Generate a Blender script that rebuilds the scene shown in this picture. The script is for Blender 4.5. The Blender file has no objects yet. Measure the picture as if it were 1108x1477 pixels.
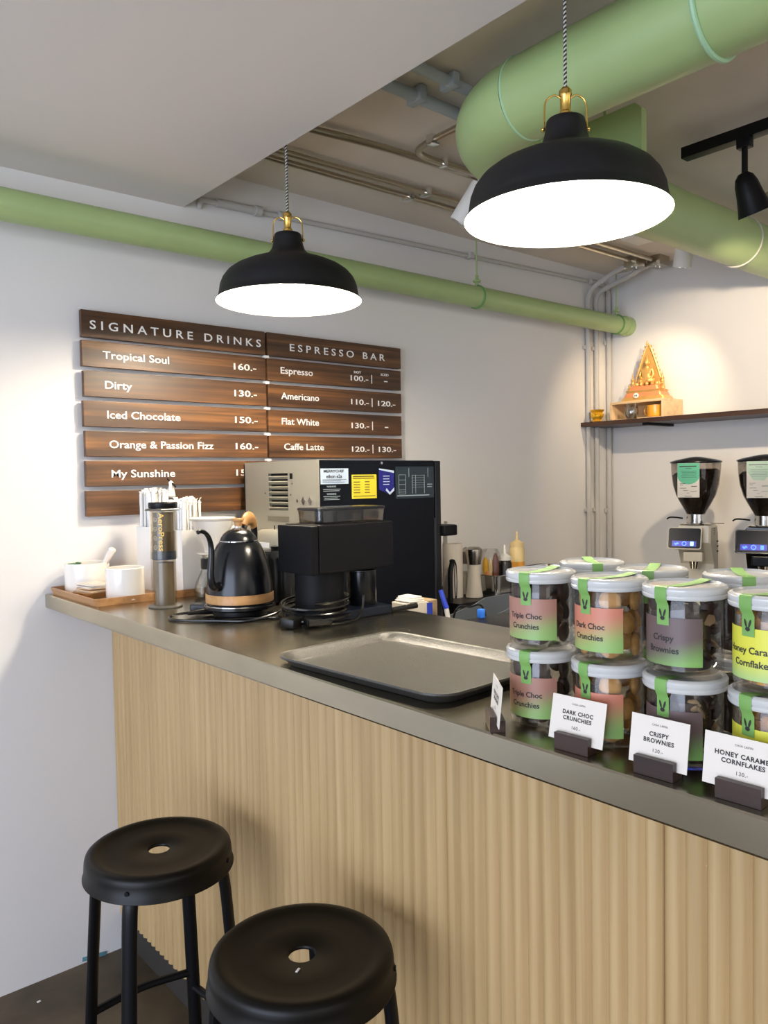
import bpy, bmesh, math, random
from mathutils import Vector, Matrix, Euler
random.seed(7)
PI = math.pi
SC = bpy.context.scene
COL = SC.collection

# ------------------------------------------------------------------ camera
cam_d = bpy.data.cameras.new('camera')
cam = bpy.data.objects.new('camera', cam_d)
COL.objects.link(cam)
FPX = 1142.97
cam_d.sensor_fit = 'HORIZONTAL'
cam_d.sensor_width = 36.0
cam_d.lens = 36.0 * FPX / 1108.0
cam_d.clip_start = 0.02
YAW, PITCH, ROLL = 0.868861, 0.0416836, 0.0174094
_f = Vector((math.cos(YAW)*math.cos(PITCH), math.sin(YAW)*math.cos(PITCH), -math.sin(PITCH)))
_r = Vector((math.sin(YAW), -math.cos(YAW), 0))
_d = _f.cross(_r)
_c, _s = math.cos(ROLL), math.sin(ROLL)
R_ = _c*_r + _s*_d
D_ = -_s*_r + _c*_d
cam.matrix_world = Matrix(((R_.x, -D_.x, -_f.x, 0), (R_.y, -D_.y, -_f.y, 0), (R_.z, -D_.z, -_f.z, 1.5), (0, 0, 0, 1)))
SC.camera = cam

# ------------------------------------------------------------------ world, lights, exposure
SC.view_settings.view_transform = 'Standard'
SC.view_settings.look = 'None'
SC.view_settings.gamma = 1.0
SC.view_settings.use_curve_mapping = False
SC.view_settings.exposure = 0.8
w = bpy.data.worlds.new('world'); SC.world = w; w.use_nodes = True
w.node_tree.nodes['Background'].inputs[0].default_value = (0.95, 0.93, 0.92, 1)
w.node_tree.nodes['Background'].inputs[1].default_value = 0.62

def area(name, loc, target, sx, sy, power, color):
    l = bpy.data.lights.new(name, 'AREA'); l.shape = 'RECTANGLE'; l.size = sx; l.size_y = sy
    l.energy = power; l.color = color
    o = bpy.data.objects.new(name, l); COL.objects.link(o); o.location = loc
    o.rotation_euler = (Vector(target)-Vector(loc)).to_track_quat('-Z', 'Y').to_euler()
    return o
# daylight through the shopfront behind and to the left of the photographer
area('shopfront_daylight', (-2.9, 0.2, 1.35), (0.8, 1.9, 1.1), 3.2, 2.2, 84, (0.66, 0.77, 1.0))
# added ambient fill behind the photographer, no actual fixture
area('cafe_fill_light', (0.1, -1.9, 2.3), (0.9, 0.8, 0.9), 1.6, 0.8, 6, (1.0, 0.90, 0.76))
# unseen warm fill added above the work zone, right of the frame
area('bar_fill_light', (2.4, -0.6, 2.45), (2.6, 1.2, 0.9), 0.8, 0.8, 3.5, (1.0, 0.86, 0.68))

# ------------------------------------------------------------------ materials
MATS = {}
def mat(name, col, rough=0.5, metal=0.0, **kw):
    if name in MATS: return MATS[name]
    m = bpy.data.materials.new(name); m.use_nodes = True
    b = m.node_tree.nodes['Principled BSDF']
    b.inputs['Base Color'].default_value = (*col, 1)
    b.inputs['Roughness'].default_value = rough
    b.inputs['Metallic'].default_value = metal
    if 'emit' in kw:
        b.inputs['Emission Color'].default_value = (*kw.get('ecol', col), 1)
        b.inputs['Emission Strength'].default_value = kw['emit']
    if 'spec' in kw: b.inputs['Specular IOR Level'].default_value = kw['spec']
    if 'coat' in kw: b.inputs['Coat Weight'].default_value = kw['coat']
    if 'sss' in kw:
        b.inputs['Subsurface Weight'].default_value = kw['sss']
        b.inputs['Subsurface Scale'].default_value = 0.01
    nt = m.node_tree
    if 'noise' in kw or 'bump' in kw:
        tc = nt.nodes.new('ShaderNodeTexCoord'); mp = nt.nodes.new('ShaderNodeMapping')
        nt.links.new(tc.outputs['Object'], mp.inputs[0])
        mp.inputs['Scale'].default_value = kw.get('scale', (5, 5, 5))
        n = nt.nodes.new('ShaderNodeTexNoise'); n.inputs['Scale'].default_value = 1.0
        n.inputs['Detail'].default_value = kw.get('detail', 4)
        nt.links.new(mp.outputs[0], n.inputs['Vector'])
        if 'noise' in kw:
            r = nt.nodes.new('ShaderNodeValToRGB')
            r.color_ramp.elements[0].position = kw.get('p0', 0.35); r.color_ramp.elements[1].position = kw.get('p1', 0.68)
            r.color_ramp.elements[0].color = (*kw['noise'], 1); r.color_ramp.elements[1].color = (*col, 1)
            nt.links.new(n.outputs['Fac'], r.inputs[0]); nt.links.new(r.outputs[0], b.inputs['Base Color'])
        if 'bump' in kw:
            bp = nt.nodes.new('ShaderNodeBump'); bp.inputs['Strength'].default_value = kw['bump']
            bp.inputs['Distance'].default_value = kw.get('bdist', 0.003)
            nt.links.new(n.outputs['Fac'], bp.inputs['Height']); nt.links.new(bp.outputs[0], b.inputs['Normal'])
    MATS[name] = m
    return m

def wood(name, c0, c1, c2, axis='Z', rough=0.5, fine=60, bump=0.15, blot=None):
    """long grained wood: stretched noise over a soft blotch"""
    m = bpy.data.materials.new(name); m.use_nodes = True; MATS[name] = m
    nt = m.node_tree; b = nt.nodes['Principled BSDF']; b.inputs['Roughness'].default_value = rough
    tc = nt.nodes.new('ShaderNodeTexCoord')
    info = nt.nodes.new('ShaderNodeObjectInfo')
    add = nt.nodes.new('ShaderNodeVectorMath'); add.operation = 'ADD'
    comb = nt.nodes.new('ShaderNodeCombineXYZ')
    mul = nt.nodes.new('ShaderNodeMath'); mul.operation = 'MULTIPLY'; mul.inputs[1].default_value = 9.0
    nt.links.new(info.outputs['Random'], mul.inputs[0])
    for i in range(3): nt.links.new(mul.outputs[0], comb.inputs[i])
    nt.links.new(tc.outputs['Object'], add.inputs[0]); nt.links.new(comb.outputs[0], add.inputs[1])
    def nz(sc, det):
        mp = nt.nodes.new('ShaderNodeMapping'); mp.inputs['Scale'].default_value = sc
        nt.links.new(add.outputs[0], mp.inputs[0])
        n = nt.nodes.new('ShaderNodeTexNoise'); n.inputs['Scale'].default_value = 1; n.inputs['Detail'].default_value = det
        n.inputs['Distortion'].default_value = 0.6
        nt.links.new(mp.outputs[0], n.inputs['Vector']); return n
    lo = 1.6
    s1 = {'X': (lo, fine, fine), 'Y': (fine, lo, fine), 'Z': (fine, fine, lo)}[axis]
    s2 = {'X': (2, 12, 12), 'Y': (12, 2, 12), 'Z': (12, 12, 1.2)}[axis]
    n1, n2 = nz(s1, 5), nz(s2, 3)
    r = nt.nodes.new('ShaderNodeValToRGB')
    e = r.color_ramp.elements; e[0].position = 0.3; e[1].position = 0.72
    e[0].color = (*c0, 1); e[1].color = (*c2, 1); k = e.new(0.5); k.color = (*c1, 1)
    mx = nt.nodes.new('ShaderNodeMix'); mx.inputs[0].default_value = blot if blot is not None else 0.45
    nt.links.new(n1.outputs['Fac'], mx.inputs[2]); nt.links.new(n2.outputs['Fac'], mx.inputs[3])
    nt.links.new(mx.outputs[0], r.inputs[0]); nt.links.new(r.outputs[0], b.inputs['Base Color'])
    bp = nt.nodes.new('ShaderNodeBump'); bp.inputs['Strength'].default_value = bump; bp.inputs['Distance'].default_value = 0.001
    nt.links.new(n1.outputs['Fac'], bp.inputs['Height']); nt.links.new(bp.outputs[0], b.inputs['Normal'])
    return m

def clear(name, tint, glossy=0.10, rough=0.03, edge=0.55):
    """thin clear plastic or glass wall: fresnel mix of transparent and glossy"""
    m = bpy.data.materials.new(name); m.use_nodes = True; MATS[name] = m
    nt = m.node_tree; nt.nodes.clear()
    out = nt.nodes.new('ShaderNodeOutputMaterial'); t = nt.nodes.new('ShaderNodeBsdfTransparent')
    t.inputs[0].default_value = (*tint, 1)
    g = nt.nodes.new('ShaderNodeBsdfGlossy'); g.inputs['Roughness'].default_value = rough
    lw = nt.nodes.new('ShaderNodeLayerWeight'); lw.inputs[0].default_value = 0.35
    ma = nt.nodes.new('ShaderNodeMath'); ma.operation = 'MULTIPLY_ADD'; ma.inputs[1].default_value = edge; ma.inputs[2].default_value = glossy*0.5
    mx = nt.nodes.new('ShaderNodeMixShader')
    nt.links.new(lw.outputs['Fresnel'], ma.inputs[0]); nt.links.new(ma.outputs[0], mx.inputs[0])
    nt.links.new(t.outputs[0], mx.inputs[1]); nt.links.new(g.outputs[0], mx.inputs[2]); nt.links.new(mx.outputs[0], out.inputs[0])
    return m

def label_mat(name, top, bot, z0, z1, skew=0.0):
    """printed two-colour gradient label"""
    m = bpy.data.materials.new(name); m.use_nodes = True
    nt = m.node_tree; b = nt.nodes['Principled BSDF']; b.inputs['Roughness'].default_value = 0.45
    tc = nt.nodes.new('ShaderNodeTexCoord'); sp = nt.nodes.new('ShaderNodeSeparateXYZ')
    nt.links.new(tc.outputs['Object'], sp.inputs[0])
    m1 = nt.nodes.new('ShaderNodeMath'); m1.operation = 'MULTIPLY_ADD'; m1.inputs[1].default_value = skew
    nt.links.new(sp.outputs['Y'], m1.inputs[0]); nt.links.new(sp.outputs['Z'], m1.inputs[2])
    mr = nt.nodes.new('ShaderNodeMapRange'); mr.inputs['From Min'].default_value = z0; mr.inputs['From Max'].default_value = z1
    nt.links.new(m1.outputs[0], mr.inputs['Value'])
    r = nt.nodes.new('ShaderNodeValToRGB'); r.color_ramp.interpolation = 'EASE'
    r.color_ramp.elements[0].position = 0.1; r.color_ramp.elements[1].position = 0.85
    r.color_ramp.elements[0].color = (*bot, 1); r.color_ramp.elements[1].color = (*top, 1)
    nt.links.new(mr.outputs[0], r.inputs[0]); nt.links.new(r.outputs[0], b.inputs['Base Color'])
    return m

M = {}
M['wall'] = mat('wall_paint', (0.72, 0.70, 0.68), 0.75, bump=0.35, scale=(9, 9, 9), bdist=0.004, detail=6)
M['ceiling'] = mat('ceiling_paint', (0.72, 0.66, 0.57), 0.85, noise=(0.64, 0.58, 0.50), scale=(2.5, 2.5, 2.5), bump=0.3, bdist=0.004, detail=5)
M['soffit'] = mat('soffit_paint', (0.74, 0.70, 0.66), 0.8)
M['floor'] = mat('concrete_floor', (0.120, 0.085, 0.045), 0.5, noise=(0.040, 0.028, 0.015), scale=(5, 5, 5), bump=0.2, detail=8, p0=0.3, p1=0.7)
M['green'] = mat('green_paint', (0.37, 0.49, 0.215), 0.38, noise=(0.34, 0.46, 0.195), scale=(6, 6, 6), bump=0.08)
M['green_light'] = mat('green_sealant', (0.36, 0.58, 0.36), 0.5)
M['green_dark'] = mat('green_dark_paint', (0.12, 0.28, 0.08), 0.5)
M['steel'] = mat('brushed_steel', (0.50, 0.43, 0.36), 0.24, 1.0, noise=(0.35, 0.325, 0.27), scale=(3, 3, 3), bump=0.03)
M['steel_top'] = mat('worktop_steel', (0.52, 0.47, 0.355), 0.25, 1.0, noise=(0.36, 0.325, 0.245), scale=(6, 2.0, 6), bump=0.06, bdist=0.002, detail=6)
M['chrome'] = mat('chrome', (0.75, 0.74, 0.72), 0.12, 1.0)
M['galv'] = mat('conduit_steel', (0.50, 0.44, 0.34), 0.28, 1.0)
M['conduit_paint'] = mat('painted_conduit', (0.50, 0.48, 0.45), 0.6)
M['bluepipe'] = mat('grey_blue_pipe', (0.36, 0.40, 0.42), 0.6)
M['black'] = mat('black_powder_coat', (0.0035, 0.0035, 0.0045), 0.40, spec=0.22)
M['black_seat'] = mat('black_seat_paint', (0.0032, 0.0026, 0.002), 0.38, spec=0.22, bump=0.05, scale=(90, 90, 90), bdist=0.0006)
M['black_gloss'] = mat('black_gloss', (0.005, 0.0055, 0.007), 0.22, spec=0.4)
M['black_oven'] = mat('black_oven_panel', (0.002, 0.003, 0.006), 0.42, spec=0.18)
M['black_grinder'] = mat('black_grinder', (0.0028, 0.003, 0.004), 0.52, spec=0.14, bump=0.1, scale=(400, 400, 400), bdist=0.0003)
M['lamp_black'] = mat('lamp_black', (0.0045, 0.0045, 0.0055), 0.5, spec=0.35)
M['brass'] = mat('brass', (0.70, 0.46, 0.12), 0.25, 1.0)
M['gold'] = mat('gold_paint', (0.66, 0.39, 0.12), 0.36, 0.45, bump=0.6, scale=(160, 160, 160), bdist=0.002)
M['gold_red'] = mat('red_gilded', (0.78, 0.28, 0.12), 0.4, 0.3, bump=0.6, scale=(160, 160, 160), bdist=0.002)
M['white'] = mat('white_ceramic', (0.80, 0.76, 0.69), 0.16, coat=0.4)
M['white_matte'] = mat('white_matte', (0.80, 0.77, 0.71), 0.55)
M['cream_plastic'] = mat('cream_plastic', (0.60, 0.54, 0.42), 0.35)
M['paper'] = mat('paper_card', (0.68, 0.62, 0.54), 0.7)
M['paper_white'] = mat('paper_straw_wrap', (0.82, 0.80, 0.76), 0.7)
M['ink'] = mat('black_ink', (0.02, 0.016, 0.014), 0.6)
M['sign_white'] = mat('white_vinyl', (0.86, 0.84, 0.80), 0.5)
M['lampwhite'] = mat('lamp_inside_white', (0.85, 0.84, 0.80), 0.5)
M['bulb'] = mat('lit_bulb', (1, 1, 1), 0.5, emit=230, ecol=(1.0, 0.88, 0.70))
M['tape'] = mat('green_tape', (0.17, 0.35, 0.085), 0.5)
M['lid'] = mat('frosted_lid', (0.52, 0.52, 0.50), 0.22, coat=0.5)
M['jar'] = clear('clear_jar_plastic', (0.95, 0.95, 0.94), 0.05, 0.05, 0.30)
M['glass'] = clear('clear_glass', (0.93, 0.94, 0.93), 0.12, 0.02)
M['smoke'] = clear('smoked_plastic', (0.52, 0.48, 0.43), 0.12, 0.08)
M['smoke_press'] = clear('grey_tinted_plastic', (0.90, 0.87, 0.81), 0.05, 0.25, 0.18)
M['hopper'] = clear('tinted_hopper', (0.72, 0.68, 0.64), 0.12, 0.04)
M['cookie'] = mat('golden_cookie', (0.66, 0.36, 0.10), 0.75, noise=(0.46, 0.22, 0.055), scale=(60, 60, 60), bump=0.6, bdist=0.002)
M['choc'] = mat('chocolate_cookie', (0.055, 0.022, 0.012), 0.6, noise=(0.028, 0.012, 0.008), scale=(60, 60, 60), bump=0.6, bdist=0.002)
M['almond'] = mat('almond_slice', (0.40, 0.25, 0.12), 0.6)
M['flake'] = mat('caramel_cornflake', (0.66, 0.33, 0.06), 0.45, noise=(0.42, 0.17, 0.03), scale=(80, 80, 80), bump=0.6)
M['beans'] = mat('coffee_beans', (0.035, 0.018, 0.011), 0.4, noise=(0.010, 0.006, 0.004), scale=(110, 110, 110), bump=1.0, bdist=0.004)
M['tray_grey'] = mat('grey_tray', (0.060, 0.057, 0.050), 0.40, noise=(0.038, 0.036, 0.031), scale=(260, 260, 260), bump=0.5, bdist=0.0008)
M['dark_plastic'] = mat('dark_rubber', (0.005, 0.005, 0.005), 0.35, spec=0.3)
M['oak'] = wood('fluted_oak', (0.36, 0.232, 0.098), (0.445, 0.298, 0.132), (0.53, 0.368, 0.176), 'Z', 0.5, 90, 0.08)
M['walnut'] = wood('dark_walnut', (0.020, 0.009, 0.004), (0.080, 0.034, 0.012), (0.26, 0.112, 0.033), 'X', 0.42, 70, 0.3, 0.5)
M['traywood'] = wood('tray_wood', (0.22, 0.095, 0.03), (0.34, 0.165, 0.06), (0.44, 0.235, 0.10), 'Y', 0.4, 50)
M['bamboo'] = wood('bamboo', (0.30, 0.15, 0.045), (0.42, 0.22, 0.075), (0.52, 0.29, 0.11), 'X', 0.4, 50)
M['pine'] = wood('pale_pine', (0.55, 0.36, 0.18), (0.70, 0.50, 0.28), (0.78, 0.58, 0.35), 'Y', 0.5, 40)
M['cardwood'] = wood('card_holder_wood', (0.012, 0.006, 0.005), (0.028, 0.013, 0.010), (0.055, 0.027, 0.019), 'Y', 0.35, 60)
M['shelf'] = wood('dark_shelf_wood', (0.022, 0.010, 0.006), (0.05, 0.022, 0.012), (0.085, 0.036, 0.018), 'Y', 0.4, 40)
M['screen'] = mat('dark_screen', (0.002, 0.003, 0.012), 0.25, spec=0.12)
M['bluelight'] = mat('blue_screen_icon', (0.02, 0.06, 1.0), 0.4, emit=3, ecol=(0.03, 0.10, 1.0))
M['blueglow'] = mat('blue_screen_band', (0.0, 0.01, 0.3), 0.3, emit=0.14, ecol=(0.0, 0.015, 0.9))
M['cyanlight'] = mat('light_blue_icon', (0.1, 0.5, 1.0), 0.4, emit=5, ecol=(0.10, 0.45, 1.0))
M['yellow_lab'] = mat('yellow_sticker', (0.75, 0.60, 0.03), 0.5)
M['blue_lab'] = mat('pale_blue_sticker', (0.50, 0.60, 0.72), 0.5)
M['indigo_lab'] = mat('indigo_sticker', (0.014, 0.014, 0.15), 0.5, spec=0.2)
M['diagram'] = mat('diagram_plate', (0.012, 0.022, 0.032), 0.3)
M['line'] = mat('pale_print', (0.30, 0.36, 0.38), 0.5)
M['oven_steel'] = mat('oven_steel', (0.42, 0.40, 0.32), 0.42, 0.55)
M['amber'] = mat('amber_mug', (0.80, 0.36, 0.02), 0.25, coat=0.5)
M['mustard_bottle'] = mat('pale_sauce_bottle', (0.72, 0.55, 0.26), 0.35)
M['sauce'] = mat('dark_sauce', (0.012, 0.007, 0.006), 0.25)
M['yellow'] = mat('yellow_wrap', (0.85, 0.48, 0.03), 0.4)
M['redbrown'] = mat('red_brown_wrap', (0.18, 0.06, 0.045), 0.4)
M['orange'] = mat('orange_wrap', (0.80, 0.30, 0.12), 0.4)
M['saltgrain'] = mat('salt', (0.62, 0.56, 0.47), 0.6)
M['blue'] = mat('blue_plastic', (0.02, 0.05, 0.50), 0.35)
M['sky'] = mat('bright_blue_plastic', (0.04, 0.20, 0.75), 0.35)
M['greyblue'] = mat('grey_blue_metal', (0.20, 0.23, 0.27), 0.3, 0.6)
M['kraft'] = mat('kraft_napkin', (0.66, 0.46, 0.29), 0.8)
M['card_brown'] = mat('brown_cardboard', (0.36, 0.26, 0.15), 0.8)
M['rib_green'] = mat('green_leaf_bits', (0.02, 0.10, 0.04), 0.6)
M['paper_green'] = mat('green_print', (0.10, 0.42, 0.25), 0.6)
M['pale_green'] = mat('pale_green_print', (0.42, 0.56, 0.42), 0.6)
M['cable'] = mat('black_cable', (0.005, 0.005, 0.005), 0.25, spec=0.45)
M['plinth'] = mat('dark_plinth', (0.03, 0.025, 0.02), 0.7)
M['navy'] = mat('navy_base', (0.003, 0.006, 0.014), 0.35, spec=0.3)

def cord_mat():
    m = bpy.data.materials.new('textile_cord'); m.use_nodes = True
    nt = m.node_tree; b = nt.nodes['Principled BSDF']; b.inputs['Roughness'].default_value = 0.8
    tc = nt.nodes.new('ShaderNodeTexCoord'); mp = nt.nodes.new('ShaderNodeMapping')
    mp.inputs['Rotation'].default_value = (0.5, 0.5, 0)
    wv = nt.nodes.new('ShaderNodeTexWave'); wv.bands_direction = 'Z'; wv.inputs['Scale'].default_value = 48
    r = nt.nodes.new('ShaderNodeValToRGB'); r.color_ramp.interpolation = 'CONSTANT'
    r.color_ramp.elements[0].color = (0.02, 0.02, 0.02, 1); r.color_ramp.elements[1].position = 0.55
    r.color_ramp.elements[1].color = (0.5, 0.47, 0.43, 1)
    nt.links.new(tc.outputs['Object'], mp.inputs[0]); nt.links.new(mp.outputs[0], wv.inputs['Vector'])
    nt.links.new(wv.outputs['Fac'], r.inputs[0]); nt.links.new(r.outputs[0], b.inputs['Base Color'])
    return m
M['cord'] = cord_mat()

# ------------------------------------------------------------------ mesh helpers
def box(bm, c, s, rot=None, bev=0.0):
    """axis box centred at c of full size s, optional rotation and bevel"""
    b2 = bmesh.new()
    bmesh.ops.create_cube(b2, size=1.0)
    for v in b2.verts: v.co = Vector((v.co.x*s[0], v.co.y*s[1], v.co.z*s[2]))
    if bev > 0:
        bmesh.ops.bevel(b2, geom=list(b2.edges), offset=bev, segments=2, profile=0.6, affect='EDGES')
    mt = Matrix.Translation(Vector(c)) @ (Euler(rot).to_matrix().to_4x4() if rot else Matrix())
    merge(bm, b2, mt)
def merge(bm, b2, mt=None):
    if mt is not None: bmesh.ops.transform(b2, matrix=mt, verts=b2.verts)
    vm = [bm.verts.new(v.co) for v in b2.verts]
    b2.verts.index_update()
    for f in b2.faces:
        try: bm.faces.new([vm[v.index] for v in f.verts])
        except ValueError: pass
    b2.free()
def b3(x0, x1, y0, y1, z0, z1, bev=0.0, bm=None):
    bm = bm or bmesh.new()
    box(bm, ((x0+x1)/2, (y0+y1)/2, (z0+z1)/2), (abs(x1-x0), abs(y1-y0), abs(z1-z0)), None, bev)
    return bm
def lathe(prof, seg=40, bm=None, c=(0, 0, 0), mt=None, arc=None):
    """profile [(r,z)...] turned round z"""
    bm = bm or bmesh.new(); rings = []
    for r, z in prof:
        if r < 1e-6:
            p = Vector((0, 0, z)); p = mt @ p if mt else p
            rings.append([bm.verts.new(p + Vector(c))])
        else:
            L = []
            for i in range(seg):
                a = 2*PI*i/seg
                p = Vector((r*math.cos(a), r*math.sin(a), z)); p = mt @ p if mt else p
                L.append(bm.verts.new(p + Vector(c)))
            rings.append(L)
    for A, B in zip(rings, rings[1:]):
        for i in range(seg):
            j = (i+1) % seg
            if len(A) == 1 and len(B) == 1: continue
            if len(A) == 1: bm.faces.new((A[0], B[j], B[i]))
            elif len(B) == 1: bm.faces.new((A[i], A[j], B[0]))
            else: bm.faces.new((A[i], A[j], B[j], B[i]))
    bmesh.ops.recalc_face_normals(bm, faces=bm.faces)
    return bm
def smooth_path(pts, n=8):
    """Catmull-Rom through pts"""
    P = [Vector(p) for p in pts]; out = []
    for i in range(len(P)-1):
        p0 = P[i-1] if i else P[0]*2-P[1]; p1, p2 = P[i], P[i+1]
        p3 = P[i+2] if i+2 < len(P) else P[-1]*2-P[-2]
        for k in range(n):
            t = k/n
            out.append(0.5*((2*p1)+(p2-p0)*t+(2*p0-5*p1+4*p2-p3)*t*t+(3*p1-p0-3*p2+p3)*t**3))
    out.append(P[-1]); return out
def tube(path, r, seg=10, bm=None, cap=True, flat=None, closed=False):
    """tube along path; r number or list; flat=(a,b) scales of the section"""
    bm = bm or bmesh.new(); P = [Vector(p) for p in path]; n = len(P)
    R = r if isinstance(r, (list, tuple)) else [r]*n
    if closed: T = [(P[(i+1) % n]-P[i-1]).normalized() for i in range(n)]
    else: T = [(P[min(i+1, n-1)]-P[max(i-1, 0)]).normalized() for i in range(n)]
    u = T[0].orthogonal().normalized() if abs(T[0].z) > 0.9 else Vector((0, 0, 1)).cross(T[0]).normalized()
    rings = []
    for i in range(n):
        u = (u - T[i]*u.dot(T[i])).normalized(); v = T[i].cross(u)
        fa, fb = flat if flat else (1, 1)
        rings.append([bm.verts.new(P[i] + R[i]*(fa*math.cos(2*PI*k/seg)*u + fb*math.sin(2*PI*k/seg)*v)) for k in range(seg)])
    pairs = list(zip(rings, rings[1:])) + ([(rings[-1], rings[0])] if closed else [])
    for A, B in pairs:
        for k in range(seg): bm.faces.new((A[k], A[(k+1) % seg], B[(k+1) % seg], B[k]))
    if cap and not closed:
        bm.faces.new(rings[0][::-1]); bm.faces.new(rings[-1])
    return bm
def prism(poly, h, bm=None, mt=None):
    """poly [(x,y)] extruded from z=0 to h"""
    bm = bm or bmesh.new(); mt = mt or Matrix()
    A = [bm.verts.new(mt @ Vector((x, y, 0))) for x, y in poly]
    B = [bm.verts.new(mt @ Vector((x, y, h))) for x, y in poly]
    n = len(poly)
    bm.faces.new(A[::-1]); bm.faces.new(B)
    for i in range(n): bm.faces.new((A[i], A[(i+1) % n], B[(i+1) % n], B[i]))
    return bm
def rrect(w, h, r, n=5, cx=0, cy=0):
    out = []
    for sx, sy, a0 in ((1, 1, 0), (-1, 1, 90), (-1, -1, 180), (1, -1, 270)):
        for k in range(n+1):
            a = math.radians(a0+90*k/n)
            out.append((cx+sx*(w/2-r)+r*math.cos(a), cy+sy*(h/2-r)+r*math.sin(a)))
    return out
def loft(loops, bm=None, cap0=True, cap1=True):
    """closed loops of equal count, list of 3d points"""
    bm = bm or bmesh.new(); R = [[bm.verts.new(p) for p in L] for L in loops]; n = len(R[0])
    for A, B in zip(R, R[1:]):
        for i in range(n): bm.faces.new((A[i], A[(i+1) % n], B[(i+1) % n], B[i]))
    if cap0: bm.faces.new(R[0][::-1])
    if cap1: bm.faces.new(R[-1])
    return bm
def sphere(bm, c, s, seg=12, rings=8, rot=None):
    b2 = bmesh.new(); bmesh.ops.create_uvsphere(b2, u_segments=seg, v_segments=rings, radius=1.0)
    mt = Matrix.Translation(Vector(c)) @ (Euler(rot).to_matrix().to_4x4() if rot else Matrix()) @ Matrix.Diagonal((*s, 1))
    merge(bm, b2, mt)
def obj(name, bm, m, parent=None, smooth=True, loc=None, rot=None, angle=35, recalc=True):
    if recalc: bmesh.ops.recalc_face_normals(bm, faces=bm.faces)
    me = bpy.data.meshes.new(name); bm.to_mesh(me); bm.free()
    if isinstance(m, str): m = M[m]
    me.materials.append(m)
    if smooth:
        for p in me.polygons: p.use_smooth = True
        try: me.set_sharp_from_angle(angle=math.radians(angle))
        except Exception: pass
    o = bpy.data.objects.new(name, me); COL.objects.link(o)
    if parent: o.parent = parent
    if loc: o.location = loc
    if rot: o.rotation_euler = rot
    return o
def tag(o, label, cat, group=None, kind=None):
    o['label'] = label; o['category'] = cat
    if group: o['group'] = group
    if kind: o['kind'] = kind
    return o
def thing(name, label, cat, loc=(0, 0, 0), rz=0, group=None, rot=None):
    o = bpy.data.objects.new(name, None); COL.objects.link(o); o.empty_display_size = 0.05
    o.location = loc; o.rotation_euler = rot or (0, 0, rz)
    return tag(o, label, cat, group)
def struct(name, bm, m, parent=None, smooth=False):
    o = obj(name, bm, m, parent, smooth)
    if not parent: o['kind'] = 'structure'
    return o
def text_bm(s, size, align='LEFT', weight=0.0, space=1.0, ext=0.0, fit=None):
    """lettering in the xy plane; size = cap height"""
    cu = bpy.data.curves.new('lettering', 'FONT'); cu.body = s; cu.size = size/0.70
    cu.align_x = align; cu.offset = weight*size; cu.space_character = space; cu.extrude = ext; cu.resolution_u = 3
    o = bpy.data.objects.new('lettering', cu)
    COL.objects.link(o); bpy.context.view_layer.update()
    dg = bpy.context.evaluated_depsgraph_get(); me = bpy.data.meshes.new_from_object(o.evaluated_get(dg))
    bm = bmesh.new(); bm.from_mesh(me); bpy.data.meshes.remove(me)
    bpy.data.objects.remove(o); bpy.data.curves.remove(cu)
    if fit:
        xs = [v.co.x for v in bm.verts]; w0 = max(xs)-min(xs)
        if w0 > 0:
            k = fit/w0
            for v in bm.verts: v.co.x *= k
    return bm
def xf(bm, mt):
    bmesh.ops.transform(bm, matrix=mt, verts=bm.verts); return bm
def join(*bms):
    b = bms[0]
    for o in bms[1:]: merge(b, o)
    return b
TOWALL = Matrix.Rotation(PI/2, 4, 'X')                     # text plane facing -Y
TOLEFT = Matrix.Rotation(-PI/2, 4, 'Z') @ TOWALL            # text plane facing -X

# ================================================================== SETTING
D = 2.4735; XB = 3.69; CZ = 2.56; TOP = 1.1715; BZ = 0.93
struct('floor', b3(-3.2, XB+0.1, -3.2, D+0.1, -0.08, 0), 'floor')
wl = b3(-3.2, XB+0.1, D, D+0.1, 0.0, CZ)
struct('wall_left', wl, 'wall')
struct('wall_back', b3(XB, XB+0.1, -3.2, D, 0.0, CZ), 'wall')
struct('ceiling', b3(-3.2, XB+0.1, -3.2, D+0.1, CZ, CZ+0.1), 'ceiling')
struct('ceiling_soffit', b3(-3.2, 1.236, -3.2, D, 2.418, CZ, 0.0), 'soffit')
# a shallow downstand where the concrete slab meets the wall
0 and struct('trim_1', b3(1.24, XB, D-0.05, D, 2.535, CZ), 'wall')

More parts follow.
